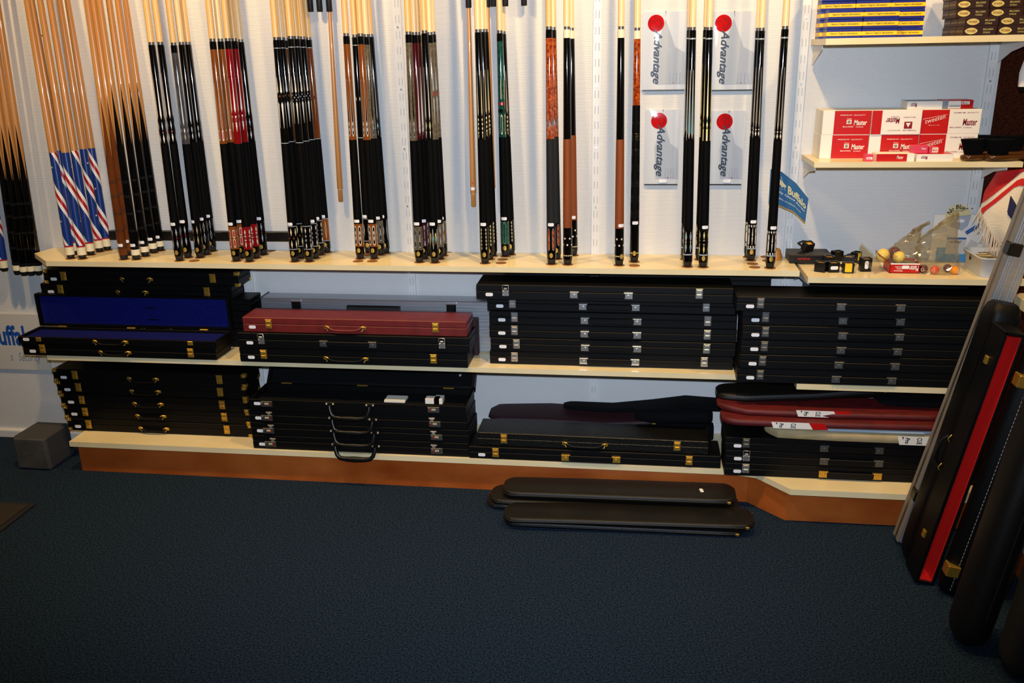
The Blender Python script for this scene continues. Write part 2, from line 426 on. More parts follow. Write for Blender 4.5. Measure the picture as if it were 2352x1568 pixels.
# ------------------------------------------------------------------ holes in the cue shelf
hole_me = M1(MB().lathe([(0.0185, 0), (0.0185, 0.0008)], 20), 'hole', 'hole_brown')
HN = 0
def hole(X, Y):
    inst('hole', hole_me, rack, (X, Y, 0.018))
for px, py in ((444, 600), (620, 577), (821, 601), (854, 601), (843, 586), (1027, 579), (1154, 597), (1150, 605), (1457, 611), (1729, 607), (1734, 615), (1764, 600), (1760, 591), (1720, 591)):
    p = PZ(px, py, ZR); hole(p.x, max(-0.2, p.y+0.008))

# ================================================================== cues
SP = [(0, .12), (0.9, 1), (1, 0)]; SI = [(0, 0), (.1, 1), (1, .12)]; DI = [(0, 0), (.5, 1), (1, 0)]
CA = [(0, .3), (.05, .75), (.14, 1), (.86, 1), (.95, .75), (1, .3)]; US = [(0, .1), (.86, 1), (.95, .85), (1, .25)]
HG = [(0, .9), (.5, .25), (1, .9)]; BA = [(0, 1), (1, 1)]; DR = [(0, 0), (.3, .5), (.7, 1), (.9, .8), (1, 0)]
A6 = (-90, -30, 30, 90); A6b = (-60, 0, 60); A8 = (-68, -22, 22, 68)
def f(*a): return ('f',)+a
def s(*a): return ('s',)+a
BLKDROP_F = [f(.22, .72, SP, 2.6, 'inlay_white', A6), f(.74, .84, DI, 2.4, 'inlay_silver', A6), f(.845, .875, DI, 1.6, 'inlay_red', A6), f(.875, .98, DI, 2.6, 'inlay_white', A6)]
BLKDROP_S = [s(.06, .45, DI, 3.0, 'inlay_silver', A6), s(.45, .55, DI, 2, 'inlay_red', A6), s(.55, .97, DI, 3.0, 'inlay_silver', A6)]
SCROLL = [f(.30, .475, SP, 2.6, 'inlay_white', A6), f(.565, .80, SI, 2.6, 'inlay_white', A6)] + \
    [f(.485+.026*i, .505+.026*i, DI, (2.0, 2.6, 2.0)[i], 'inlay_silver', (-90, -60, -30, 0, 30, 60, 90)[(i % 2)::2]) for i in range(3)]
SCROLL_S = [s(.04, .30, DI, 2.4, 'inlay_white', A6b), s(.34, .48, DI, 3.6, 'inlay_silver', A6b), s(.38, .44, DI, 1.8, 'inlay_black', A6b), s(.52, .66, DI, 3.6, 'inlay_silver', A6b), s(.56, .62, DI, 1.8, 'inlay_black', A6b), s(.70, .97, DI, 2.4, 'inlay_white', A6b)]
USPEAR = [f(.36, .965, US, 4.0, 'inlay_white', A6), f(.38, .95, US, 3.0, 'inlay_black', A6), f(.80, .86, DI, 1.5, 'inlay_white', A6), f(.86, .92, DI, 1.5, 'inlay_white', A6)]
USPEAR_S = [s(.08, .94, CA, 4.8, 'inlay_white', A6), s(.13, .89, CA, 3.4, 'inlay_black', A6), s(.28, .50, DI, 2, 'inlay_white', A6), s(.50, .74, DI, 2, 'inlay_white', A6)]
STY = {
 'drop_black': dict(fore='gloss_black', sleeve='gloss_black', pat=BLKDROP_F+BLKDROP_S),
 'drop_grey': dict(fore='gloss_grey', sleeve='gloss_black', pat=[f(.3, .80, SP, 2.4, 'inlay_silver', A6), f(.82, .88, DI, 2.4, 'inlay_white', A6), f(.88, .96, DI, 2.4, 'inlay_olive', A6), s(.06, .48, DI, 3, 'inlay_olive', A6), s(.5, .95, DI, 3, 'inlay_olive', A6)]),
 'chain_black': dict(fore='gloss_black', sleeve='gloss_black', pat=[f(.25, .80, SP, 2.2, 'inlay_silver', A6), f(.82, .89, DI, 2.6, 'inlay_silver', A6), f(.89, .97, DI, 2.6, 'inlay_silver', A6), f(.84, .87, DI, 1.4, 'inlay_black', A6), s(.02, .5, DI, 3.6, 'inlay_silver', A6), s(.12, .42, DI, 2.2, 'inlay_black', A6), s(.5, .98, DI, 3.6, 'inlay_silver', A6), s(.6, .9, DI, 2.2, 'inlay_black', A6)]),
 'brown_hex': dict(fore='gloss_brown', sleeve='gloss_brown', pat=[f(.35, .86, SP, 2.8, 'inlay_white', A6), f(.42, .85, SP, 2.0, 'gloss_brown', A6), f(.85, .97, CA, 2.6, 'inlay_white', A6), f(.865, .955, CA, 1.8, 'inlay_red', A6), s(.14, .5, CA, 4, 'inlay_white', A6), s(.18, .46, CA, 3, 'inlay_red', A6), s(.54, .92, CA, 4, 'inlay_white', A6), s(.58, .88, CA, 3, 'inlay_red', A6)]),
 'red_spear': dict(fore='gloss_red', sleeve='gloss_red', pat=[f(.30, .67, SP, 2.6, 'inlay_white', A6), f(.70, .79, HG, 2.8, 'inlay_white', A6), f(.72, .77, HG, 1.6, 'inlay_black', A6), f(.79, .87, SI, 2.4, 'inlay_white', A6), s(.1, .36, DI, 2.6, 'inlay_white', A6b), s(.38, .6, HG, 4.2, 'inlay_white', A6b), s(.42, .56, HG, 2.6, 'inlay_black', A6b), s(.62, .94, DI, 2.6, 'inlay_white', A6b)]),
 'ring_spear': dict(fore='gloss_black', sleeve='gloss_black', ring=True, pat=[f(.30, .47, SP, 3.2, 'inlay_white', A6), f(.56, .84, SI, 3.2, 'inlay_white', A6), f(.485, .515, DI, 3.0, 'gloss_brown', A6b), s(.05, .42, DI, 3, 'inlay_cream', A6b), s(.44, .56, DI, 3, 'gloss_brown', A6), s(.58, .95, DI, 3, 'inlay_cream', A6b)]),
 'ring_scroll': dict(fore='gloss_black', sleeve='gloss_black', ring=True, pat=SCROLL+SCROLL_S),
 'ring_brown': dict(fore='gloss_dark_brown', sleeve='gloss_brown', ring=True, pat=[f(.3, .53, SP, 1.6, 'inlay_olive', A6), f(.55, .8, SI, 1.6, 'inlay_olive', A6), s(.06, .95, DI, 3, 'inlay_cream', A6), s(.2, .8, DI, 1.8, 'gloss_brown', A6)]),
 'uspear_brown': dict(fore='gloss_brown', sleeve='gloss_brown', pat=USPEAR+USPEAR_S),
 'plain_black': dict(fore='gloss_black', sleeve='gloss_black', ring=True, pat=[f(.55, .6, DI, 1.6, 'inlay_white', A6), s(.2, .8, DI, 2, 'inlay_cream', A6)]),
 'grey_oval': dict(fore='gloss_greyburl', sleeve='gloss_greyburl', pat=[f(.28, .80, SP, 2.2, 'inlay_black', A6), f(.81, .90, HG, 2.2, 'inlay_silver', A6), f(.90, .97, DR, 2.4, 'inlay_silver', A6), f(.91, .96, DR, 1.8, 'inlay_black', A6), s(.1, .4, DR, 3.6, 'inlay_silver', A6), s(.13, .37, DR, 2.8, 'inlay_black', A6), s(.42, .58, HG, 3, 'inlay_silver', A6), s(.6, .9, CA, 3.2, 'inlay_silver', A6), s(.64, .86, CA, 2.4, 'inlay_black', A6)]),
 'blue_line': dict(fore='gloss_black', sleeve='gloss_black', pat=[f(.28, .82, SP, 1.6, 'inlay_silver', A6), f(.82, .92, DI, 2.6, 'inlay_blue', A6), f(.85, .89, DI, 1.2, 'inlay_white', A6), f(.92, .98, SI, 1.4, 'inlay_silver', A6), s(.03, .97, DI, 4, 'inlay_white', A6b), s(.12, .88, DI, 3, 'inlay_black', A6b), s(.3, .7, DI, 2, 'inlay_blue', A6b)]),
 'burgundy_spear': dict(fore='gloss_burgundy', sleeve='gloss_burgundy', pat=[f(.25, .97, SP, 3.2, 'inlay_white', A6), f(.86, .90, DI, 1.0, 'inlay_black', A6), f(.93, .96, DI, 1.0, 'inlay_black', A6), s(.08, .95, HG, 3.6, 'inlay_silver', A6), s(.2, .4, DI, 1.6, 'inlay_black', A6), s(.6, .8, DI, 1.6, 'inlay_black', A6)]),
 'cross_black': dict(fore='gloss_black', sleeve='gloss_black', pat=[f(.25, .80, SP, 1.8, 'inlay_white', A6), f(.80, .90, DI, 3.4, 'inlay_gold', A6), f(.82, .88, DI, 2.0, 'inlay_blue', A6), f(.90, .98, SI, 1.8, 'inlay_white', A6), s(.06, .97, DI, 4.2, 'inlay_white', A6b), s(.16, .88, DI, 3.0, 'inlay_black', A6b), s(.36, .66, DI, 2.2, 'inlay_blue', A6b), s(.25, .75, SI, 2, 'inlay_gold', (-34, 34))]),
 'grey_red': dict(fore='gloss_greyburl', sleeve='gloss_greyburl', pat=[f(.25, .50, SP, 2.2, 'inlay_silver', A6), f(.50, .55, DI, 2.2, 'inlay_red', A6), f(.55, .85, SI, 2.2, 'inlay_silver', A6), s(.05, .48, DI, 2.6, 'inlay_silver', A6), s(.42, .58, DI, 2.6, 'inlay_red', A6b), s(.52, .95, DI, 2.6, 'inlay_silver', A6)]),
 'scroll_cream': dict(fore='gloss_black', sleeve='gloss_black', pat=[f(.3, .76, SP, 1.6, 'inlay_cream', A6)]+[f(.77+.045*i, .81+.045*i, DI, 2.2, 'inlay_cream', A6) for i in range(4)]+[f(.945, .985, SI, 1.4, 'inlay_cream', A6)]+[s(.04+.155*i, .18+.155*i, DI, 2.6, 'inlay_cream', A6) for i in range(6)]+[s(.08+.155*i, .14+.155*i, DI, 1.2, 'inlay_black', A6) for i in range(6)]),
 'green_burl': dict(fore='gloss_green', sleeve='gloss_green', pat=[f(.38, .60, SP, 2.2, 'inlay_cream', A6b), f(.46, .59, SP, 1.3, 'gloss_green', A6b), f(.63, .66, BA, 5, 'inlay_red', A6b), f(.70, .74, BA, 5, 'gloss_black', A6b), f(.76, .97, CA, 3.4, 'inlay_cream', A6b), f(.775, .955, CA, 2.7, 'gloss_green', A6b), s(.02, .98, CA, 5, 'inlay_olive', A6b), s(.05, .95, CA, 4.4, 'gloss_green', A6b)]),
 'amber_burl': dict(fore='gloss_amber', sleeve='gloss_black', wrap='wrap_grey', pat=[f(.35, .99, SP, 2.6, 'inlay_silver', A6), f(.40, .97, SP, 1.9, 'gloss_amber', A6), f(.80, .90, DI, 2.2, 'inlay_blue', (-58, 0, 58)), s(.04, .96, CA, 4.2, 'inlay_silver', A6), s(.06, .94, CA, 3.5, 'gloss_amber', A6), s(.46, .54, DI, 2, 'inlay_blue', A6)]),
 'leather': dict(fore='gloss_black', sleeve='gloss_black', collar='ivory', wrap='wrap_brown', dots=True, check=True, pat=[]),
 'amber_ringed': dict(fore='gloss_amber', sleeve='gloss_black', collar='ivory', wrap='wrap_black', rings=True, check=True, fsplit=.66, pat=[]),
 'blue_point': dict(fore='gloss_black', sleeve='gloss_black', ring2=True, pat=[f(.30, .985, SP, 3.2, 'inlay_white', A8), f(.50, .955, SP, 2.2, 'inlay_blue', A8), s(.06, .5, DI, 3.4, 'inlay_white', A6), s(.12, .4, DI, 2.2, 'inlay_blue', A6), s(.46, .54, DI, 3, 'inlay_white', A6), s(.5, .94, DI, 3.4, 'inlay_white', A6), s(.6, .88, DI, 2.2, 'inlay_blue', A6)]),
 'gold_spear': dict(fore='gloss_black', sleeve='gloss_black', ring2=True, pat=[f(.25, .80, SP, 2.4, 'inlay_gold', A6b), f(.80, .88, DI, 2.6, 'inlay_gold', A6b), f(.88, 1.0, BA, 2.6, 'inlay_gold', A6b), f(.93, .985, DI, 1.5, 'inlay_white', A6b), s(.05, .38, DI, 3, 'inlay_gold', A6b), s(.38, .46, DI, 4, 'inlay_olive', A6b), s(.54, .62, DI, 4, 'inlay_olive', A6b), s(.60, .96, DI, 3, 'inlay_gold', A6b)]),
 'white_arrow': dict(fore='gloss_black', sleeve='gloss_black', ring2=True, pat=[f(.28, .90, SP, 2.0, 'inlay_white', A8), f(.40, .88, SP, 1.0, 'inlay_black', A8), f(.905, .92, BA, 2, 'inlay_white', A8), f(.925, .985, DI, 2.8, 'inlay_white', A8), s(.0, .12, DI, 2.6, 'inlay_white', (-75, -45, -15, 15, 45, 75)), s(.14, .86, CA, 2.5, 'inlay_white', (-90, -45, 45, 90)), s(.3, .5, DI, 1.4, 'inlay_black', (-45, 45)), s(.12, .50, SP, 1.9, 'inlay_white', (0,)), s(.50, .88, SI, 1.9, 'inlay_white', (0,)), s(.88, 1.0, DI, 2.6, 'inlay_white', (-75, -45, -15, 15, 45, 75))]),
}
def patch(mb, rf, zt, zb, prof, w, ang, lift, n=6, cols=3, twist=0.0, phase=0.0):
    """patch of inlay following the cue: from height zt (top) down to zb"""
    us = sorted(set([p[0] for p in prof]+[i/n for i in range(n+1)])); vs = []; fs = []
    for u in us:
        for (ua, wa), (ub, wb) in zip(prof, prof[1:]):
            if ua <= u <= ub: hw = wa+(wb-wa)*((u-ua)/(ub-ua) if ub > ua else 0); break
        z = zt+(zb-zt)*u; r = rf(z)+lift; hw = max(hw*w*0.001, 1e-5)/r
        hw = min(hw, 1.5)
        c = math.radians(ang)+twist*(z-zt)+phase
        for k in range(cols+1):
            a = c-hw+2*hw*k/cols; vs.append((r*math.sin(a), -r*math.cos(a), z))
    m = cols+1
    for i in range(len(us)-1):
        for k in range(cols): fs.append((i*m+k, (i+1)*m+k, (i+1)*m+k+1, i*m+k+1))
    mb.add(vs, fs, True)
CUES = []
def orient(root, d):
    root.rotation_mode = 'QUATERNION'; root.rotation_quaternion = Vector((0, 0, 1)).rotation_difference(d)
def cue_root(B, J, label, group, name='billiard_cue'):
    t = thing(name, label, 'cue', B, group=group); d = (J-B); orient(t, d.normalized()); return t, d.length
def sticker_on(t, rf, z, ang=0.0, w=10.5, h=0.0105):
    m = MB(); patch(m, rf, z+h/2, z-h/2, [(0, .8), (.2, 1), (.8, 1), (1, .8)], w/1.0, ang, 0.0006, n=2, cols=6)
    m.build('price_sticker', 'sticker', t, fix=False)
def cue(bx, by, jx, jy, sty, label, group, st=0.0, stick=True, emblem=0.0):
    q = STY[sty]; p = PZ(bx, by, ZR); y = min(-0.03, max(-0.196, p.y+0.010))
    B = PY(bx, by, y); B.z = ZR+0.0012; J = PY(jx, jy, y+0.022); t, L = cue_root(B, J, label, group); hole(B.x, B.y)
    rf = lambda z: 0.0156-0.0050*min(1, z/L)
    seg = lambda name, z0, z1, m, dr=0.0: MB().lathe([(rf(z0)+dr, z0), (rf(z1)+dr, z1)], 20).build(name, m, t, fix=False)
    fs_ = 0.545*L if 'fsplit' not in q else L*(0.955-0.41*q['fsplit'])
    MB().lathe([(0.0095, 0), (0.0128, 0.004), (0.0132, 0.012), (rf(.014)-.0006, 0.018)], 20).build('bumper', 'black_rubber', t, fix=False)
    seg('butt_cap', 0.018, 0.058*L, 'gloss_black')
    seg('sleeve', 0.058*L, 0.165*L, q['sleeve']); seg('wrap', 0.165*L, fs_, q.get('wrap', 'wrap_black'), 0.0001)
    seg('forearm', fs_, 0.955*L, q['fore']); seg('collar', 0.955*L, 0.988*L, q.get('collar', 'gloss_black'), 0.0002)
    MB().lathe([(0.0090, 0.988*L), (0.0090, L)], 16).build('joint_ring', 'brushed_steel', t, fix=False)
    m_sh = random.choice(['maple', 'maple', 'maple_pale']) if sty not in ('leather', 'blue_point', 'gold_spear', 'white_arrow', 'scroll_cream') else 'maple_pale'
    MB().lathe([(0.0102, L), (0.0096, L+0.25), (0.0064, L+0.68), (0.006, L+0.70)], 18).build('shaft', m_sh, t, fix=False)
    by_m = {}
    for k, (zone, t0, t1, prof, w, mk, angs) in enumerate(q['pat']):
        za, zb = ((0.955*L, fs_) if zone == 'f' else (0.165*L, 0.058*L))
        mb = by_m.setdefault(mk, MB())
        for a in angs: patch(mb, rf, za+(zb-za)*t0, za+(zb-za)*t1, prof, w, a, 0.00012+0.00006*k)
    for mk, mb in by_m.items(): mb.build('inlay', mk, t, fix=False)
    if q.get('ring') or q.get('ring2'):
        r = MB()
        for z in ((0.954*L, 0.545*L, 0.167*L, 0.060*L) if q.get('ring') else (0.955*L, 0.056*L)):
            hz = 0.0012 if q.get('ring') else 0.0022
            r.lathe([(rf(z)+.0004, z-hz), (rf(z)+.0004, z+hz)], 20)
        r.build('ring', 'inlay_silver', t, fix=False)
    if q.get('dots'):
        d = MB()
        for z, a in ((0.118*L, -32), (0.118*L, 32), (0.090*L, 0), (0.090*L, -62), (0.090*L, 62)):
            patch(d, rf, z+0.0032, z-0.0032, [(0, .3), (.2, .8), (.5, 1), (.8, .8), (1, .3)], 3.2, a, 0.0003)
        d.build('inlay', 'inlay_white', t, fix=False)
    if q.get('check'):
        d = MB()
        for a in range(-84, 90, 24): patch(d, rf, 0.0445*L, 0.0395*L, BA, 2.1, a, 0.0003, n=1)
        d.build('check_ring', 'inlay_cream', t, fix=False)
    if q.get('rings'):
        d = MB(); z = 0.17*L
        while z < fs_-0.05:
            if int(z/0.025) % 2 == 0: d.lathe([(rf(z)+.0002, z-.001), (rf(z)+.0008, z), (rf(z)+.0002, z+.001)], 20)
            z += 0.005
        d.build('grip_ring', 'gloss_black', t, fix=False)
    if stick: sticker_on(t, rf, 0.178*L, st)
    if emblem is not None:
        e = MB(); patch(e, rf, 0.052*L, 0.030*L, [(0, .35), (.2, .8), (.5, 1), (.8, .8), (1, .35)], 6.5, emblem, 0.0004, cols=6)
        e.build('emblem', 'emblem_gold', t, fix=False)
    CUES.append(t); return t

G = 'cues standing in the wall rack'
cue(413, 600, 347.5, 97, 'drop_black', 'black white-and-red teardrop cue, first of the pair left of the grey forearm cue', G, -8)
cue(432.5, 593, 368, 96.5, 'drop_black', 'black white-and-red teardrop cue, second of the pair left of the grey forearm cue', G, 4)
cue(460, 593, 398.5, 98, 'drop_grey', 'cue with dark grey forearm and olive diamond inlays on its black butt', G, -30)
cue(475, 586, 416.5, 96.5, 'chain_black', 'black cue with silver chain inlays right behind the dark grey forearm cue', G, 0)
cue(489, 578, 431, 96.5, 'chain_black', 'black cue with silver chain inlays, hindmost of the three left of the brown cues', G, 5)
cue(543, 601, 488, 89, 'brown_hex', 'brown cue with red hexagon inlays at the front of the red cue group', G, -10)
cue(558, 594, 506, 89, 'brown_hex', 'brown cue with red hexagon inlays squeezed behind the front red cue', G, 20)
cue(573.5, 602, 523, 88, 'red_spear', 'red cue with white spear inlays, front one of the two red cues', G, stick=False)
cue(589, 594, 538, 88, 'red_spear', 'red cue with white spear inlays, rear one of the two red cues', G, stick=False)
cue(606, 586, 552.6, 90.5, 'drop_black', 'black cue with white teardrop inlays standing right of the red cues', G, 0)
cue(678, 602, 634, 85.5, 'ring_spear', 'black cue with cream diamond sleeve, front left of the dense scrollwork group', G, -12)
cue(692, 594.6, 646.7, 85.5, 'ring_spear', 'black cue with cream diamonds squeezed behind the front left cue of the scrollwork group', G, stick=False)
cue(700, 587, 656.6, 87, 'ring_brown', 'brown cue almost hidden in the middle of the dense scrollwork group', G, stick=False)
cue(711, 602, 667.6, 83, 'ring_scroll', 'black cue with silver scroll inlays, front one of the three scroll cues', G, stick=False)
cue(725, 594.6, 681, 83, 'ring_scroll', 'black cue with silver scroll inlays, middle one of the three scroll cues', G, 8)
cue(737, 586.6, 695, 84, 'ring_scroll', 'black cue with silver scroll inlays, rear one of the three scroll cues', G, 0)
cue(751, 578.6, 708.4, 85.5, 'ring_brown', 'brown cue with cream diamond sleeve at the right end of the scroll cues', G, -4)
cue(828, 595.5, 795, 76.5, 'uspear_brown', 'orange brown cue with black spears standing alone beside the hanging shaft', G, -6)
cue(847, 577, 815, 79.6, 'plain_black', 'black cue half hidden behind the right orange brown spear cue', G, -20)
cue(860, 595.5, 828, 77, 'uspear_brown', 'orange brown cue with black spears in front of the grey oval cue', G, -6)
cue(875, 586.6, 841, 78.6, 'grey_oval', 'grey cue with black oval inlays right behind the orange brown spear cue', G, -4)
cue(886, 578.6, 851, 78.6, 'blue_line', 'black cue with white diamond and blue inlay, hindmost behind the orange brown cues', G, -10)
cue(964, 603.6, 938, 72.7, 'grey_oval', 'grey burl cue with drop inlays right of the slotted upright', G, -6)
cue(975, 595.5, 952, 74, 'burgundy_spear', 'burgundy cue with white spears squeezed behind the grey burl cue', G, 20)
cue(982.5, 588, 959.5, 74, 'burgundy_spear', 'burgundy cue with white spears between the grey burl and the black cross cue', G, -15)
cue(999.5, 604.5, 975, 70, 'cross_black', 'black cue with white crossed diamond sleeve in front of the grey and red cues', G, -6)
cue(1011, 596.4, 987, 74, 'grey_red', 'grey cue with a red dot, squeezed behind the crossed diamond cue', G, 10)
cue(1018.6, 588.4, 994, 72.7, 'grey_red', 'grey cue with red dots at the right end behind the crossed diamond cue', G, 0)
cue(1114.6, 606, 1098, 67.6, 'scroll_cream', 'black cue with cream scroll inlays, front one left of the green cue', G, -4)
cue(1125, 597, 1107.5, 67, 'scroll_cream', 'black cue with cream scroll inlays, second behind the front scroll cue', G, stick=False)
cue(1132.5, 589, 1114, 67, 'scroll_cream', 'black cue with cream scroll inlays, hindmost of the three left of the green cue', G, stick=False)
cue(1161.4, 590, 1148, 70, 'green_burl', 'green burl cue with black wrap standing beside the cream scroll cues', G, -2)
cue(1173.6, 580, 1155, 72, 'scroll_cream', 'black cue hidden right behind the green burl cue', G, stick=False)
cue(1267, 608, 1261, 61, 'amber_burl', 'amber burl cue with dark grey wrap standing left of the brown leather wrap', G, 0)
cue(1279, 596, 1270, 62.5, 'amber_burl', 'amber burl cue hidden behind the front amber burl cue', G, stick=False)
cue(1304, 609, 1302, 61, 'leather', 'black cue with white collar and brown leather wrap beside the amber burl cue', G, stick=False, emblem=None)
cue(1317, 583, 1312, 64, 'leather', 'white-collared brown leather cue hidden behind the one beside the amber burl cue', G, 0, emblem=None)
cue(1422, 610.7, 1426.6, 60.7, 'leather', 'black cue with white collar and brown leather wrap beside the ringed grip cue', G, 28, emblem=30)
cue(1456.6, 602.7, 1464, 63.8, 'amber_ringed', 'white-collared amber burl cue with a black ringed grip left of the plastic packs', G, 8)
cue(1579, 614, 1591, 62.5, 'blue_point', 'black cue with turquoise points and white diamonds between the plastic packs', G, stick=False, emblem=None)
cue(1574, 597, 1585, 62.5, 'blue_point', 'black cue with turquoise points hidden behind the front turquoise point cue', G, stick=False)
cue(1614.5, 615, 1629.6, 62.5, 'gold_spear', 'black cue with pale gold spears in front of the right plastic packs', G, 12)
cue(1607, 598, 1623, 62, 'gold_spear', 'black cue with pale gold spears hidden behind the front gold spear cue', G, stick=False)
cue(1724, 599.6, 1749.5, 64, 'white_arrow', 'black cue with white arrow inlays, left one of the two by the chalk shelves', G, 8)
cue(1719, 585, 1743, 64, 'white_arrow', 'black cue with white arrows hidden behind the left arrow cue', G, stick=False)
cue(1768, 617, 1803.6, 60, 'white_arrow', 'black cue with white arrow inlays, rightmost cue beside the blue card', G, 8)

# one-piece spliced cues and flag cues
def spliced(B, T, L1, label, group, butt='gloss_black', pts=True, cap='ivory', name='billiard_cue', stick=True, sh='maple_tan', PL=0.2):
    d = (T-B).normalized(); t = thing(name, label, 'cue', B, group=group); orient(t, d); L = 1.45
    rf = lambda z: 0.0152-0.0085*min(1, z/L)
    MB().lathe([(0.010, 0), (0.0130, 0.005), (0.0132, 0.016)], 18).build('bumper', 'black_rubber', t, fix=False)
    MB().lathe([(rf(.016), 0.016), (rf(.036), 0.036)], 20).build('butt_cap', cap, t, fix=False)
    MB().lathe([(rf(.036), 0.036), (rf(L1), L1)], 20).build('butt', butt, t, fix=False)
    MB().lathe([(rf(L1), L1), (rf(L), L)], 18).build('shaft', sh, t, fix=False)
    if pts:
        m = MB()
        for a in (-135, -45, 45, 135): patch(m, rf, L1+0.001, L1-PL, [(0, 1), (.5, .56), (1, .02)], rf(L1)*1000*PI/4, a+22, 0.0002, n=8, cols=5)
        m.build('splice_points', sh, t, fix=False)
        r = MB()
        for z in (0.04, 0.10, 0.16, 0.22, 0.27): 
            for k in range(3): r.lathe([(rf(z)+.0003, z+k*.003), (rf(z)+.0003, z+k*.003+.001)], 20)
        r.build('ring', 'wrap_grey', t, fix=False)
    if stick: sticker_on(t, rf, 0.052, 0)
    return t
def rackpos(bx, by): 
    p = PZ(bx, by, ZR); y = min(-0.03, max(-0.196, p.y+0.03)); B = PY(bx, by, y); B.z = ZR+0.0012; hole(B.x, B.y); return B
GB = 'black and brown spliced cues'
B = rackpos(286, 600); spliced(B, PY(200, 0, B.y+0.03), 0.56, 'brown one-piece cue without rings, leftmost of the spliced cues on the shelf', GB, 'gloss_dark_brown', cap='gloss_dark_brown')
B = rackpos(300, 590); spliced(B, PY(214, 0, B.y+0.03), 0.56, 'brown one-piece cue hidden behind the leftmost brown cue', GB, 'gloss_dark_brown', cap='gloss_dark_brown')
for bx, by, tx, w in ((314.5, 600, 228, 'first'), (335, 592.7, 250, 'second'), (353.7, 584.7, 270, 'third'), (369.5, 577, 288, 'fourth')):
    B = rackpos(bx, by); spliced(B, PY(tx, 0, B.y+0.03), 0.60, 'black spliced cue with white butt ring on the shelf, %s right of the brown cue' % w, GB)
def flag_cue(B, T, label, phase, name='billiard_cue'):
    d = (T-B).normalized(); t = thing(name, label, 'cue', B, group='cues with a red, white and blue flag butt'); orient(t, d); L = 1.45
    rf = lambda z: 0.0152-0.0085*min(1, z/L); L1 = 0.375
    MB().lathe([(0.010, 0), (0.0130, 0.005), (0.0132, 0.014)], 18).build('bumper', 'black_rubber', t, fix=False)
    MB().lathe([(rf(.014), 0.014), (rf(.042), 0.042)], 20).build('butt_cap', 'ivory', t, fix=False)
    MB().lathe([(rf(.042), 0.042), (rf(.047), 0.047)], 20).build('ring', 'flag_red', t, fix=False)
    MB().lathe([(rf(.047), 0.047), (rf(L1), L1)], 24).build('butt', 'flag_blue', t, fix=False)
    MB().lathe([(rf(L1), L1), (rf(L), L)], 18).build('shaft', 'maple_tan', t, fix=False)
    for nm, dz, mk, hw in (('stripe', 0.0, 'flag_white', 17), ('stripe', 0, 'flag_red', 5.6)):
        m = MB(); tw = -2*PI/0.19; n = 70; vs = []; fs = []
        for i in range(n+1):
            z = L1-(L1-0.048)*i/n; r = rf(z)+(0.0005 if mk == 'flag_white' else 0.0008); c = phase+tw*(z-L1); h = hw*0.001/0.0150
            for k in range(15): a = c-h+2*h*k/14; vs.append((r*math.sin(a), -r*math.cos(a), z))
        for i in range(n):
            for k in range(14): fs.append((i*15+k, i*15+15+k, i*15+16+k, i*15+k+1))
        m.add(vs, fs, True); m.build(nm, mk, t, fix=False)
    st = MB()
    for i in range(4):
        z = L1-0.05-0.095*i; c = phase+(-2*PI/0.19)*(z-L1)+PI; r = rf(z)+.0009; vs = []
        for k in range(10):
            rr = 0.0042 if k % 2 == 0 else 0.0017; q = PI/2+k*PI/5; a = c+rr*math.cos(q)/r; vs.append((r*math.sin(a), -r*math.cos(a), z+rr*math.sin(q)))
        if z > 0.06: st.add(vs, [tuple(range(10))])
    st.build('star', 'flag_white', t, fix=False)
    return t
for i, (bx, by, tx, ph, lb) in enumerate(((164, 598, 62, 1.2, 'leftmost flag-striped cue at the front of the shelf end'), (177, 588, 72, 4.0, 'flag-striped cue hidden between the two front flag cues'), (191, 598.5, 92, 3.2, 'second flag-striped cue at the front of the shelf end'),
        (210, 589.5, 114, 0.9, 'flag-striped cue third from the shelf end, behind the front pair'), (230, 582, 136, 2.6, 'flag-striped cue fourth from the shelf end'), (247.6, 575, 155, 4.6, 'hindmost flag-striped cue nearest the wall'))):
    B = rackpos(bx, by); flag_cue(B, PY(tx, 0, B.y+0.03), lb, ph)
# cues hung on the wall left of the shelf
for bx, by, w in ((41, 629, 'first'), (57, 632, 'second'), (73, 631, 'third'), (90, 630, 'fourth')):
    B = PY(bx, by, -0.06); T = PY(bx-97, 0, -0.06)
    spliced(B, T, 0.56, 'black spliced cue hanging on the wall left of the shelf, %s from the flag cue' % w, GB, stick=False)
for bx, by, w, ph in ((11, 622, 'flag-striped cue hanging on the wall at the left picture edge', 1.0), (-6, 621, 'flag-striped cue hanging outermost at the left picture edge', 3.0)):
    B = PY(bx, by, -0.06); flag_cue(B, PY(bx-99, 0, -0.06), w, ph)
hr = thing('cue_hanger', 'dark wall strip holding the hanging cues above the left picture corner', 'cue hanger', (0, 0, 1.98))
obox('back_rail', -2.9, -2.05, -0.0505, 0, 0, 0.04, 'wood_dark', hr)

# black rail on the wall behind the left cues
p0, p1 = PY(250, 531, -0.02), PY(672, 555, -0.02)
br = obox('wall_rail', p0.x, p1.x, -0.03, -0.001, p1.z+0.002, p1.z+0.036, 'black_plastic', None, 0.002)
tag(br, 'black horizontal rail on the wall behind the red and scroll cues', 'rail')

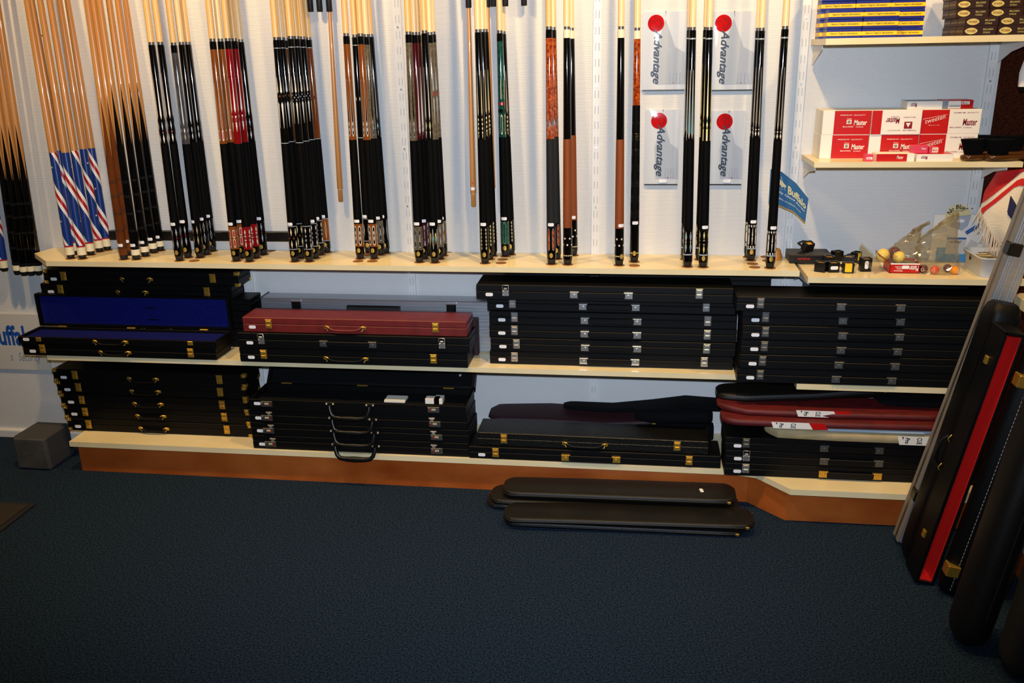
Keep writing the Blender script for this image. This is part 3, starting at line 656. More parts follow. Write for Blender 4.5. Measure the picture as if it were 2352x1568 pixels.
# hanging shafts in black clips
GS = 'black clip tubes hanging at the top of the wall'
def clip(px, py, label):
    p = PY(px, py, -0.025); t = thing('cue_clip', label, 'clip', p, group=GS)
    MB().lathe([(0.0085, 0), (0.0098, 0.002), (0.0098, 0.36)], 16).build('tube', 'black_rubber', t)
    obox('wall_mount', -0.008, 0.008, 0.006, 0.0249, 0.33, 0.36, 'black_plastic', t)
    return p
clip(714, 27, 'black clip tube right above the brown diamond cue, leftmost of three'); clip(735, 27, 'middle one of the three black clip tubes left of the orange brown cue')
clip(1134, 15, 'black clip tube just left of the green burl shaft'); clip(1161, 14.5, 'black clip tube just right of the green burl shaft'); clip(1203.7, 13, 'lone black clip tube right of the green burl cue')
for (ax, ay), (bx, by), lb, cl in (((757, 27), (783, 463), 'bare maple cue shaft with wooden joint hanging right of the scroll cues', 'black clip tube holding the hanging shaft by the scroll cues'),
        ((1076.4, 18), (1088, 474), 'bare maple cue shaft with a red dot hanging left of the cream scroll cues', 'black clip tube holding the shaft left of the cream scroll cues'),
        ((1120, 16.6), (1132, 462), 'bare maple cue shaft hanging behind the cream scroll cues', 'black clip tube above the shaft behind the cream scroll cues')):
    clip(ax, ay, cl); A = PY(ax, ay, -0.025); Bm = PY(bx, by, -0.030)
    t = thing('cue_shaft', lb, 'cue shaft', Bm, group='bare shafts hanging in clips'); orient(t, (A-Bm).normalized()); L = (A-Bm).length
    MB().lathe([(0.0070, 0), (0.0085, 0.003), (0.0085, 0.043)], 16).build('wooden_joint', 'maple_tan', t)
    MB().lathe([(0.0105, 0.046), (0.0060, L+0.02)], 18).build('shaft', 'maple_tan', t)
    MB().lathe([(0.0074, 0.043), (0.0074, 0.046)], 16).build('groove', 'maple_pale', t)
    if bx == 1088:
        rf = lambda z: 0.0105-0.0045*(z/L)
        m = MB(); patch(m, rf, 0.085, 0.079, [(0, .3), (.5, 1), (1, .3)], 3, 0, 0.0003); m.build('dot', 'print_red', t, fix=False); sticker_on(t, rf, 0.063, 0, 8)

# ================================================================== hard cases
def m_latch(metal):
    m = MB(); m.box(-.0115, .0115, -.004, 0, -.016, .016, .0015); m.box(-.008, .008, -.0075, -.004, -.012, -.001, .001)
    m.box(-.009, .009, -.006, -.004, .003, .013, .001); m.box(-.0115, .0115, -.005, .006, .0145, .0175, .0007)
    return M1(m, 'latch', metal)
def m_latch_loop():
    m = MB(); m.box(-.0115, .0115, -.004, 0, -.018, .002, .0015)
    m.tube([(-.010, -.003, .0), (-.010, -.006, .020), (.010, -.006, .020), (.010, -.003, 0)], .0016, 6)
    m.box(-.006, .006, -.006, -.003, .004, .010, .001)
    for x in (-.009, .009):
        for z in (-.015, -.003): m.lathe([(.0018, -.0055), (.0018, -.004)], 6, (x, 0, z), axis='y')
    return M1(m, 'latch', 'chrome')
def m_plate(metal):
    m = MB(); m.box(-.0145, .0145, -.0075, 0, -.0105, .0105, .0012)
    m.lathe([(.0042, -.0105), (.0042, -.0075)], 10, axis='y'); m.lathe([(.002, -.0115), (.002, -.0105)], 8, axis='y')
    m.box(-.0150, .0150, -.008, .002, .0095, .0115, .0006)
    return M1(m, 'handle_mount', metal)
def m_goldmount(metal='gold'):
    m = MB(); m.box(-.011, .004, -.003, 0, -.005, .006, .001)
    m.tube([(-.008, -.004, .004), (-.002, -.008, .007), (.004, -.009, .006), (.009, -.008, .002)], [.003, .0035, .003, .002], 8)
    m.tube([(-.001, -.005, -.004), (.004, -.008, -.010)], .0018, 6)
    return M1(m, 'handle_mount', metal)
def m_corner():
    m = MB(); m.box(-.0005, .016, -.0012, .016, -.0005, .012, .0008); m.lathe([(.004, -.0035), (.0025, -.005)], 8, (.006, 0, .006), axis='y')
    return M1(m, 'corner_guard', 'gold')
def m_sticker():
    w, h, c = .0125, .0058, .003
    m = MB(); m.prism([(-w, -h+c), (-w+c, -h), (w-c, -h), (w, -h+c), (w, h-c), (w-c, h), (-w+c, h), (-w, h-c)], 'y', -.0006, 0)
    return M1(m, 'price_sticker', 'sticker')
def m_combo():
    m = MB(); m.box(-.021, .021, -.004, 0, -.010, .010, .0012); m.box(-.018, -.012, -.006, -.004, -.002, .006, .0008); m.box(-.021, .021, -.005, .003, .0088, .0108, .0006)
    return M1(m, 'lock_plate', 'brushed_steel')
def m_hasp():
    m = MB(); m.box(-.011, .011, -.004, 0, .0215, .0265, .0006); m.box(-.006, .006, -.004, 0, .0125, .0215, .0008)
    return M1(m, 'hasp', 'chrome')
def m_digits():
    m = MB()
    for x in (-.004, .001, .006): m.box(x-.0016, x+.0016, -.0058, -.004, -.001, .005)
    return M1(m, 'dial_digits', 'inlay_cream', False)
LATCH = {'chrome': m_latch('chrome'), 'gold': m_latch('gold'), 'loop': m_latch_loop(), 'dark': m_latch('brushed_steel')}
PLATE = {'chrome': m_plate('chrome'), 'gold': m_plate('gold'), 'dark': m_plate('brushed_steel')}
GMOUNT, CORNER, STICK, COMBO, HASP, DIGITS = m_goldmount(), m_corner(), m_sticker(), m_combo(), m_hasp(), m_digits()
REDDOT = M1(MB().box(.0085, .0115, -.006, -.004, -.004, .004), 'lock_button', 'print_red', False)
def handle(kind, root, xc, hw, z, leather='black_leather', metal='chrome'):
    if kind == 'strap':
        h = MB().box(xc-hw+.01, xc+hw-.01, -.009, -.003, z-.0095, z+.0095, .002).build('handle', leather, root)
        for sx in (-1, 1): inst('handle_mount', PLATE[metal], root, (xc+sx*hw, 0, z))
    elif kind == 'loop':
        h = MB(); n = 12; pts = []
        for i in range(n+1):
            u = i/n; pts.append((xc-hw+2*hw*u, -.007-.003*math.sin(PI*u), z+.004-.012*math.sin(PI*min(1, u*4)/2 if u < .25 else (PI/2 if u < .75 else PI*(1-u)*4/2))))
        h.tube(pts, [.002]+[.0045]*(n-1)+[.002], 8); h.build('handle', leather, root)
        inst('handle_mount', GMOUNT, root, (xc-hw, 0, z)); inst('handle_mount', GMOUNT, root, (xc+hw, 0, z), None, (-1, 1, 1))
    elif kind == 'attache':
        pts = []
        for x, zz in ((-1, 0), (-.98, -.012), (-.9, -.030), (-.75, -.040), (-.4, -.043), (0, -.043), (.4, -.043), (.75, -.040), (.9, -.030), (.98, -.012), (1, 0)):
            pts.append((xc+x*hw, -.010-(-zz)*0.25, z+zz))
        MB().tube(pts, [.006]+[.0075]*3+[.009, .0105, .009]+[.0075]*3+[.006], 12).build('handle', 'black_plastic', root)
        st = MB()
        for sx in (-1, 1):
            for dx in (-.012, .012): st.lathe([(.0045, -.003), (.0042, -.006), (.002, -.0085)], 10, (xc+sx*hw+dx, 0, z+.003), axis='y')
        st.build('studs', 'chrome', root)
        for sx in (-1, 1): obox('handle_mount', xc+sx*hw-.017, xc+sx*hw+.017, -.004, 0, z-.006, z+.009, 'black_plastic', root, .001)
def case(label, x0, x1, yf, z0, h, d, latch='chrome', lf=(.105, .885), hk='strap', hf=(.5, .105), hm='chrome', body='black_leather', sf=.052,
         corners=False, rot=0.0, group=None, split=.55, lz=None, name='cue_case', latches=(True, True), stick=True):
    t = thing(name, label, 'case', (x0, yf, z0), rot, group); w = x1-x0; s1 = h*split
    m = MB().box(0, w, 0, d, .0004, s1, .002); m.box(.002, w-.002, .002, d-.002, s1-.002, s1+.002); m.build('base', body, t)
    MB().box(0, w, 0, d, s1+.0012, h-.0004, .002).build('lid', body, t)
    zl = h*.56 if lz is None else lz
    for i, q in enumerate(lf):
        if latch == 'combo':
            l = inst('lock', COMBO, t, (q*w, 0, h*.38)); inst('hasp', HASP, l, ((.010, -.010)[i], 0, -.003)); inst('dial_digits', DIGITS, l)['kind'] = 'stuff'; inst('lock_button', REDDOT, l, (0, 0, 0), None, ((1, -1)[i], 1, 1))
        elif latches[i]:
            k = latch if isinstance(latch, str) else latch[i]
            inst('latch', LATCH[k], t, (q*w, 0, zl))
    if hk: handle(hk, t, hf[0]*w, hf[1]*w, h*.42 if hk != 'attache' else h*.5, body if body != 'croco_leather' else 'black_leather', hm)
    if stick: inst('price_sticker', STICK, t, (sf*w, 0, h*.34))
    if corners:
        for x, sx in ((0, 1), (w, -1)):
            for y, sy in ((0, 1), (d, -1)):
                for z, sz in ((0, 1), (h, -1)): inst('corner_guard', CORNER, t, (x, y, z), None, (sx, sy, sz))
    return t
def xs(pxl, pyl, pxr, pyr, y): return PY(pxl, pyl, y).x, PY(pxr, pyr, y).x
# back row, upper left
g = 'black cases stacked at the upper left'
z = ZM
for i, lb in enumerate(('black case at the bottom of the back stack behind the open blue-lined case', 'black case second from the bottom behind the open blue-lined case', 'black case third from the bottom behind the open blue-lined case', 'black case just above the blue lid height, third from the top of its stack')):
    case(lb, -2.0+.012*(i % 2), -1.245+.010*((i*7) % 3), -.112, z, .046, .104, 'gold', (.107, .873), 'loop', (.485, .07), group=g, latches=(False, False), stick=False); z += .0465
x0, x1 = xs(94, 660, 533, 668, -.115); case('black case with gold latches, second from the top beneath the shelf at the upper left', x0, x1, -.117, z, .048, .106, 'gold', (.107, .873), 'loop', (.485, .07), group=g); z += .0485
x0, x1 = xs(99, 630, 547, 640, -.12); case('gold-cornered black case on top of the upper left stack under the cue shelf', x0, x1, -.120, z, .053, .108, 'gold', (.107, .873), 'loop', (.485, .07), corners=True, group=g)
# front row, upper left: closed case and open blue-lined case
x0, x1 = xs(57, 810, 500, 824, -.255)
case('closed black case with gold latch tongues under the open blue-lined case', x0, x1, -.262, ZM, .046, .122, 'gold', (.107, .873), 'loop', (.485, .07), group=g)
x0, x1 = xs(42, 770, 497, 780, -.262); w = x1-x0
t = thing('open_cue_case', 'open black case showing its royal blue felt lining at the left', 'case', (x0, -.267, ZM+.0465)); d = .128; h = .026
m = MB(); m.box(0, w, 0, .008, 0, h, .001); m.box(0, w, d-.008, d, 0, h, .001); m.box(0, .008, .008, d-.008, 0, h); m.box(w-.008, w, .008, d-.008, 0, h); m.box(.004, w-.004, .004, d-.004, 0, .006); m.build('tray', 'black_leather', t)
obox('tray_lining', .008, w-.008, .008, d-.008, .0065, .017, 'blue_felt', t, .002)
m = MB(); m.box(0, w, d+.002, d+.026, h+.002, h+.010); m.box(0, w, d+.002, d+.026, h+.118, h+.126); m.box(0, .010, d+.002, d+.026, h+.010, h+.118); m.box(w-.010, w, d+.002, d+.026, h+.010, h+.118); m.box(.004, w-.004, d+.02, d+.027, h+.004, h+.124)
ld = m.build('lid', 'black_leather', t, fix=False)
obox('lid_lining', .010, w-.010, d+.0135, d+.0195, h+.010, h+.118, 'blue_felt', ld)
for q in (.12, .485, .86): obox('hinge', q*w-.016, q*w+.016, d-.004, d+.004, h-.001, h+.0035, 'gold', t, .0008)
for q in (.107, .873): obox('latch_tongue', q*w-.010, q*w+.010, -.003, 0, h-.016, h-.001, 'gold', t, .0012)
handle('loop', t, .475*w, .075*w, .014); inst('price_sticker', STICK, t, (.042*w, 0, .016))
# upper middle-left: aluminium case behind, three cases in front
pa = PY(597, 684, -.100); xr = -.31; zt = pa.z; za0 = ZM+.0005
al = thing('aluminium_case', 'long ribbed aluminium case standing behind the burgundy case', 'case', (pa.x, -.100, za0)); wa = xr-pa.x+.12; ha = zt-za0
MB().box(0, wa, 0, .08, 0, ha, .004).build('body', 'aluminium', al)
rb = MB(); k = 0
for i in range(14):
    zz = .008+i*(ha-.016)/13; rb.box(.002, wa-.002, -.0018, 0, zz, zz+(.0055 if i % 3 else .0025))
rb.build('ribs', 'aluminium', al, fix=False)
obox('end_cap', -.003, .004, -.003, .083, -.0004, ha+.002, 'black_plastic', al, .001)
def clasp(px, py):
    p = PY(px, py, -.102); m = MB(); m.box(-.017, .017, -.012, 0, -.05, .0, .004); m.box(-.014, .014, -.016, -.011, -.032, -.008, .002)
    m.build('clasp', 'black_plastic', al).location = (p.x-pa.x, -.002, ha-.006)
    obox('clasp_cap', p.x-pa.x-.019, p.x-pa.x+.019, -.016, .004, ha-.008, ha-.004, 'chrome', al, .001)
clasp(681, 690); clasp(1037, 700)
pc = PY(858, 709, -.112)
MB().tube([(pc.x-pa.x-.097, -.012, pc.z-za0), (pc.x-pa.x+.097, -.012, pc.z-za0)], .0125, 12).build('handle', 'black_rubber', al)
x1 = PY(1097, 770, -.14).x
dk = case('dark burgundy case standing upright between the aluminium case and the front stack', x1-.82, x1, -.136, ZM, .135, .033, None, (), None, body='burgundy_soft', stick=False, name='slim_cue_case')
g = 'stack in front of the aluminium case'
x0, x1 = xs(552, 812, 1075, 828, -.262)
case('black case with gold latches at the bottom beneath the burgundy case', x0, x1, -.268, ZM, .053, .13, 'gold', (.11, .855), 'loop', (.475, .085), group=g)
x0, x1 = xs(547, 780, 1079, 795, -.268)
case('black case with open chrome latches directly under the burgundy case', x0, x1, -.270, ZM+.0535, .056, .132, 'loop', (.105, .885), 'strap', (.485, .105), 'dark', group=g, lz=.034)
x0, x1 = xs(557, 740, 1072, 755, -.262)
case('burgundy leather case with gold latches on top of two black cases', x0, x1, -.262, ZM+.11, .054, .12, 'gold', (.12, .865), 'loop', (.465, .08), body='burgundy_leather', sf=.043, group=g)
# centre stack
g = 'centre stack of six black chrome cases'
z = ZM; cw = [(1125, 1684), (1127, 1690), (1124, 1692), (1124, 1693), (1119, 1690)]; yy = [834, 803, 772, 740, 708]
names = ('bottom black case of the centre stack, resting on the middle shelf', 'second black case from the bottom of the centre stack', 'third black case from the bottom of the centre stack', 'third black case from the top of the centre stack', 'second black case from the top of the centre stack')
for i in range(5):
    x0, x1 = xs(cw[i][0], yy[i]-14, cw[i][1], yy[i], -.215); case(names[i], x0, x1, -.215-.002*(i % 2), z, .0475, .105, 'chrome', (.105+.004*(i == 1), .885), 'strap', (.5, .105), group=g); z += .048
x0, x1 = xs(1094, 665, 1686, 665, -.248)
case('top black case of the centre stack, jutting left with an open chrome latch', x0, x1, -.250, z, .052, .14, ('loop', 'chrome'), (.118, .87), 'strap', (.495, .105), group=g, lz=.032)
case('thin black case lying at the back on top of the centre stack', -.30, -.02, -.105, z, .074, .09, None, (), None, stick=False)
case('thick black case lying at the back right on top of the centre stack', .025, .60, -.105, z, .074, .09, None, (), None, stick=False)
# right stack
g = 'right stack of six black cases'
z = ZMR+.0002; dl = [1693, 1698, 1702, 1704, 1704, 1690]; yy = [862, 830, 797, 765, 735, 690]
names = ('bottom black case of the right stack', 'second black case from the bottom of the right stack', 'third black case from the bottom of the right stack', 'third black case from the top of the right stack', 'second black case from the top of the right stack', 'top black case of the right stack under the chalk holder shelf')
for i in range(6):
    x0 = PY(dl[i], yy[i], -.308).x; case(names[i], x0, x0+(.80 if i < 5 else .825), -.310-.002*(i % 2)-(.012 if i == 5 else 0), z, .0482, .13+(.012 if i == 5 else 0), ('dark', 'chrome'), (.09, .905), 'strap', (.49, .105), 'dark', group=g); z += .0487
case('tall black case standing upright behind the right stack', .715, 1.205, -.165, ZMR+.0002, .322, .135, None, (), None, stick=False, split=.5)
# lower left: gold-cornered cases
g = 'gold-cornered black cases at the lower left'
z = ZB+.0002
for i, (a, b) in enumerate(((156, 580), (147, 574), (140, 570), (131, 566), (123, 566))):
    y0 = 975-27*i; x0, x1 = xs(a, y0, b, y0+22, -.20)
    case('gold-cornered black case at the lower left, %s' % ('bottom of its stack', 'second from the bottom', 'middle one of five', 'second from the top', 'top of its stack')[i], x0, x1, -.200+.002*(i % 2), z, .0495, .125, 'gold', (.118, .868), 'loop', (.475, .068), corners=True, group=g, sf=.055); z += .050
# attache-type cases with combination locks
g = 'black cases with combination locks'
z = ZB+.0002
for i, (a, b, hh) in enumerate(((581, 1078, .0535), (576, 1078, .0495), (572, 1074, .0495))):
    y0 = 1010-30*i; x0, x1 = xs(a, y0, b, y0+24, -.288)
    case('black case with two combination locks, %s' % ('bottom of its stack', 'second from the bottom', 'directly under the open one')[i], x0, x1, -.291, z, hh, .165, 'combo', (.085, .855), 'attache', (.485, .092), group=g, sf=.045, split=.58); z += hh+.0004
x0, x1 = xs(570, 905, 1070, 925, -.291); w = x1-x0
t = thing('open_cue_case', 'open black combination-lock case with white paper slips inside', 'case', (x0, -.294, z), group=g); h = .040; d = .165
m = MB(); m.box(0, w, 0, .008, 0, h, .001); m.box(0, w, d-.008, d, 0, h, .001); m.box(0, .008, .008, d-.008, 0, h); m.box(w-.008, w, .008, d-.008, 0, h); m.box(.004, w-.004, .004, d-.004, 0, .008); m.build('tray', 'black_leather', t)
obox('tray_lining', .008, w-.008, .008, d-.008, .008, .020, 'black_cloth', t, .002)
an = math.radians(38); hy, hz = d+.001, h+.001
def tilt(v): 
    y, zz = v[1]-hy, v[2]-hz; return (v[0], hy+y*math.cos(an)+zz*math.sin(an), hz-y*math.sin(an)+zz*math.cos(an))
m = MB(); m.box(0, w, hy, hy+.03, hz, hz+.008); m.box(0, w, hy, hy+.03, hz+.100, hz+.108); m.box(0, .01, hy, hy+.03, hz, hz+.108); m.box(w-.01, w, hy, hy+.03, hz, hz+.108); m.box(0, w, hy+.024, hy+.032, hz, hz+.108)
m.v = [tilt(v) for v in m.v]; ld = m.build('lid', 'black_leather', t, fix=False)
m = MB().box(.01, w-.01, hy+.016, hy+.0235, hz+.008, hz+.100); m.v = [tilt(v) for v in m.v]; m.build('lid_lining', 'black_cloth', ld, fix=False)
p = PY(1051, 874, -.08); m = MB(); m.lathe([(.005, 0), (.004, -.001)], 14, (.925*w, hy+.0155, hz+.055), axis='y'); m.v = [tilt(v) for v in m.v]; m.build('badge', 'inlay_silver', ld)
for q in (.10, .47, .88): obox('hinge', q*w-.02, q*w+.02, d-.004, d+.003, h-.001, h+.003, 'gold', t, .0008)
for i, q in enumerate((.085, .855)):
    l = inst('lock', COMBO, t, (q*w, 0, .024)); inst('dial_digits', DIGITS, l)['kind'] = 'stuff'; inst('lock_button', REDDOT, l, (0, 0, 0), None, ((1, -1)[i], 1, 1))
handle('attache', t, .475*w, .092*w, .030); inst('price_sticker', STICK, t, (.04*w, 0, .024))
for a, b, c_, rz, lb in ((.61, .075, .05, .05, 'white paper slip'), (.80, .05, .03, -.1, 'folded paper slip'), (.84, .03, .04, .05, 'small paper slip')):
    o = obox('paper_slip', a*w, a*w+b, .06, .06+c_, .0206, .0209+.018*(1 if c_ < .05 else .4), 'paper_white', t); 
# lower centre: plain and crocodile cases
g = 'two cases on the lowest shelf at the centre'
x0, x1 = xs(1078, 1045, 1655, 1068, -.295)
case('plain black case with gold latches under the crocodile-grain case', x0, x1, -.297, ZB, .046, .13, 'gold', (.109, .878), 'strap', (.493, .10), 'gold', group=g)
x0, x1 = xs(1097, 1000, 1627, 1020, -.272)
case('crocodile-grain black case with gold latches on top of the plain one', x0, x1, -.285, ZB+.0465, .049, .125, 'gold', (.12, .868), 'loop', (.475, .085), body='croco_leather', group=g, stick=False, rot=-.008)
# lower right
g = 'three black cases on the lowest shelf at the right'
z = ZB+.0002
for i in range(3):
    x0 = PY((1664, 1665, 1664)[i], 1075-24*i, -.34).x
    case('black case on the lowest shelf at the right, %s' % ('bottom of three', 'middle one of three', 'topmost, under the beige bag')[i], x0, x0+.80, -.342, z, .0455, .13, (('chrome', 'loop', 'dark')[i], 'dark'), (.085, .905), 'strap', (.5, .105), ('gold', 'dark', 'dark')[i], group=g, lz=.027); z += .046
ZH = z

# ================================================================== chalk boxes on the top shelf
ZT = 1.502
def text_me(name, body, material, w, h, shear=0.0, bold=0.0, cx=0, y=0, cz=0, spacing=1.0):
    vs, fs = text_mesh(body, shear, bold, spacing); m = MB(); m.add([(cx+a*w, y, cz+b*h) for a, b in vs], fs); return M1(m, name, material, False)
BW, BH, BD = .0985, .0262, .066
blue_me = [M1(MB().box(0, BW, 0, BD, 0, BH*.66, .0008).box(.0004, BW-.0004, .0004, BD-.0004, BH*.66, BH-.0003, .0008), 'carton', 'print_blue'),
           M1(MB().box(-.0003, BW+.0003, -.0003, BD+.0003, BH*.26, BH*.68), 'yellow_band', 'print_yellow', False),
           M1(MB().box(-.0004, BW+.0004, -.0004, BD+.0004, BH*.24, BH*.26).box(-.0004, BW+.0004, -.0004, BD+.0004, BH*.68, BH*.70), 'red_line', 'print_red', False),
           text_me('lettering', 'Depend on Triangle for chalk satisfaction', 'print_black', BW*.80, BH*.26, .45, .01, BW/2, -.0006, BH*.47)]
def chalk_blue(x, y, z, label):
    t = thing('chalk_box', label, 'chalk box', (x, y, z), group='blue and yellow chalk boxes')
    for n, me in zip(('carton', 'yellow_band', 'red_line', 'lettering'), blue_me):
        o = inst(n, me, t)
        if n == 'red_line': o['kind'] = 'stuff'
NUM = ('bottom', 'second', 'third', 'fourth', 'fifth', 'sixth')
xb = PY(1877, 20, -.13).x; xf = PY(1887, 83, -.2).x+.012
for c in range(3):
    for l in range(6):
        if l < 3 and c < 2 and not (c == 0): continue
        chalk_blue(xb+.012+c*.0998, -.132+.003*((c+l) % 2), ZT+.0002+l*(BH+.0003), 'blue yellow-banded chalk box, rear row, %s column, %s layer' % (('left', 'middle', 'right')[c], NUM[l]))
for c in range(2):
    for l in range(3):
        chalk_blue(xf+c*.0998+.001*l, -.208+.002*((c+l) % 2), ZT+.0002+l*(BH+.0003), 'blue yellow-banded chalk box, front row, %s column, %s layer' % (('left', 'right')[c], NUM[l]))
PW, PH, PD = .0905, .0245, .062
el = MB(); n = 20
el.add([(PW*.235+PW*.19*math.cos(a)*(1 if 1 else 0), -.0004, PH*.5+PH*.36*math.sin(a)*abs(math.sin(a))**.25) for a in [2*PI*i/n for i in range(n)]], [tuple(range(n))])
pion = [('carton', M1(MB().box(0, PW, 0, PD, 0, PH, .0012), 'carton', 'print_brown')), ('oval_label', M1(el, 'oval_label', 'inlay_gold', False)),
        ('brand_lettering', text_me('brand_lettering', 'PIONEER', 'print_darkred', PW*.26, PH*.26, .1, .01, PW*.235, -.0007, PH*.5)),
        ('lettering', text_me('lettering', 'BILLIARD', 'inlay_gold', PW*.30, PH*.20, 0, 0, PW*.74, -.0005, PH*.66)),
        ('lettering', text_me('lettering', 'CHALK', 'inlay_gold', PW*.22, PH*.20, 0, 0, PW*.70, -.0005, PH*.32))]
side_txt = text_me('lettering', 'BILLIARD CHALK', 'inlay_olive', PD*.85, PH*.25, 0, 0)
xp = PY(2210, 84, -.235).x
for l in range(6):
    rows = 4 if l < 2 else 3
    for r in range(rows):
        for c in range(2):
            if r > 0 and c > 0: continue
            yf = (-.238 if l == 0 else -.232 if l == 1 else -.170)+r*(PD+.0006); x = xp+c*(PW+.002)+(.004 if l == 1 else -.002*l)
            if yf+PD > -.002: continue
            t = thing('chalk_box', 'dark brown chalk box, %s column, %s layer, %s' % (('left', 'right')[c], NUM[l], ('at the front', 'second row back', 'third row back', 'at the wall')[r]), 'chalk box', (x, yf, ZT+.0002+l*(PH+.0003)), group='dark brown chalk boxes')
            for n_, me in pion:
                if r == 0 or n_ == 'carton': inst(n_, me, t)
            if c == 0: inst('side_lettering', side_txt, t, (-.0004, PD/2, PH/2), (0, 0, -PI/2))

# ================================================================== red and white chalk boxes
ZS = 1.143; YM = -.135; MH = .0735
def mbox(label, x0, x1, z, kind, y=YM, d=.125, h=MH, name='chalk_carton'):
    t = thing(name, label, 'chalk box', (x0, y, z), group='red and white chalk cartons'); w = x1-x0
    MB().box(0, w, 0, d, 0, h, .001).build('carton', 'paper_white', t); yy = -.0005
    def panel(a, b, mk): obox('printed_panel', a*w, b*w, -.0004, 0, .001, h-.001, mk, t)
    def L(tx, mk, cx, cz, ww, hh, rot=0, sh=0, bo=0, nm='lettering'): lettering(tx, mk, t, cx*w, yy-.0003, cz*h, ww*w, hh*h, sh, bo, rot, nm)
    if kind == 'red':
        panel(.24, .999, 'print_red')
        L('PREMIUM  QUALITY', 'paper_white', .62, .80, .52, .05, bo=.01); L('Master', 'paper_white', .79, .50, .27, .22, sh=.12, bo=.02); L('BILLIARD', 'paper_white', .54, .33, .22, .05, bo=.01); L('CHALK', 'paper_white', .78, .32, .16, .045, bo=.01)
        b = MB(); b.box(.50*w, .60*w, -.0009, -.0004, .44*h, .61*h); b.build('badge', 'paper_white', t, fix=False)
        b = MB(); disc(b, .55*w, -.0011, .525*h, .036*w, .065*h); b.build('badge_ring', 'carton_grey', t, fix=False); L('Tweeten', 'paper_white', .55, .66, .10, .05)
    elif kind == 'flip':
        panel(.001, .20, 'print_red'); r = PI
        L('PREMIUM  QUALITY', 'print_darkred', .62, .17, .58, .045, r, bo=.01); L('Master', 'print_darkred', .42, .56, .28, .24, r, .12, .02); L('BILLIARD', 'print_darkred', .75, .70, .24, .045, r, bo=.01); L('CHALK', 'print_darkred', .46, .72, .18, .045, r, bo=.01)
        b = MB(); b.box(.66*w, .82*w, -.0009, -.0004, .24*h, .52*h); b.build('badge', 'print_darkred', t, fix=False)
        b = MB(); poly(b, [(.69*w, .47*h), (.79*w, .47*h), (.74*w, .29*h)], -.0011); b.build('badge_mark', 'paper_white', t, fix=False)
    else:
        panel(.001, .46, 'print_red')
        L('tweeten', 'paper_white', .23, .60, .34, .15, .28, .3, -.005); b = MB(); poly(b, [(.02*w, .60*h), (.02*w, .615*h), (.42*w, .80*h), (.42*w, .79*h)], -.0009); b.build('flourish', 'paper_white', t, fix=False)
        L('PREMIUM  QUALITY', 'print_darkred', .74, .86, .42, .05, bo=.01); L('Master', 'print_darkred', .82, .48, .24, .28, sh=.12, bo=.02); L('BILLIARD', 'print_darkred', .59, .27, .20, .05, bo=.01); L('CHALK', 'print_darkred', .79, .26, .15, .045, bo=.01)
        if kind == 'right': L('FIBRE CO., INC.', 'paper_white', .22, .36, .2, .03)
    MB().box(-.0006, w+.0006, -.0016, -.0013, -.0, h).build('shrink_wrap', 'clear_film', t, fix=False)
    return t
XA, XB, XC, XD = PY(1882, 357, YM).x, PY(1992, 357, YM).x, PY(2106, 357, YM).x, PY(2241, 357, YM).x
mbox('red and white chalk carton, bottom left of the six', XA, XB-.001, ZS+.0002, 'red'); mbox('red and white chalk carton, top left of the six', XA+.001, XB, ZS+.0005+MH, 'red')
mbox('red and white chalk carton, bottom middle of the six', XB+.001, XC-.001, ZS+.0002, 'red', d=.12); mbox('white chalk carton placed upside down, top middle of the six', XB+.002, XC, ZS+.0005+MH, 'flip', YM-.004)
mbox('half red half white chalk carton, bottom right of the six', XC+.001, XD, ZS+.0002, 'right', YM+.003); mbox('half red half white chalk carton, top right of the six', XC+.002, XD+.002, ZS+.0005+MH, 'right', YM+.003)
def sbox(label, x0, x1, y, z, h, d, body, panels, texts, name='small_chalk_box', top=None):
    t = thing(name, label, 'chalk box', (x0, y, z), group='small loose chalk boxes'); w = x1-x0
    MB().box(0, w, 0, d, 0, h, .0008).build('carton', body, t)
    for a, b, c, e, mk in panels: obox('printed_panel', a*w, b*w, -.0004, 0, c*h, e*h, mk, t)
    for tx, mk, cx, cz, ww, hh, r in texts: lettering(tx, mk, t, cx*w, -.0008, cz*h, ww*w, hh*h, .1, .01, r)
    if top: obox('top_panel', .0005, w-.0005, .0005, d-.0005, h, h+.0004, top, t)
    return t
z2 = ZS+2*MH+.001
x0, x1 = PY(2086, 244, YM).x, PY(2167, 244, YM).x
sbox('small white chalk box lying on the top right carton', x0, x1, -.125, z2, .024, .075, 'paper_white', [], [('Master', 'print_darkred', .18, .5, .18, .6, PI), ('PREMIUM QUALITY', 'print_darkred', .48, .62, .3, .12, PI)], top='pale_blue_cloth')
x0, x1 = PY(2168, 243, YM).x, PY(2239, 243, YM).x
sbox('small red chalk box with a white number label on the right carton', x0, x1, -.12, z2, .026, .06, 'print_red', [(0, .18, .02, .98, 'print_grey'), (.19, .60, .04, .90, 'paper_white'), (.62, .88, .5, .85, 'paper_white')], [('53003020', 'print_black', .40, .32, .36, .24, 0), ('Master', 'print_red', .74, .67, .2, .2, 0)])
yq = -.195
def q2(a, b, py): return PY(a, py, yq).x, PY(b, py, yq).x
x0, x1 = q2(1983, 2003, 366); sbox('tiny pink chalk cube in front of the cartons at the left', x0, x1, yq-.012, ZS+.0002, .021, .022, 'print_pink', [(.25, .9, .28, .6, 'paper_white')], [('Master', 'print_red', .56, .44, .4, .2, 0)])
x0, x1 = q2(2009, 2096, 370); sbox('flat red chalk box with a white end in front of the cartons', x0, x1, yq-.016, ZS+.0002, .023, .060, 'paper_white', [(.0, .80, .02, .98, 'print_red')], [('Master', 'paper_white', .62, .55, .17, .45, 0), ('PREMIUM QUALITY', 'paper_white', .32, .35, .35, .10, 0)])
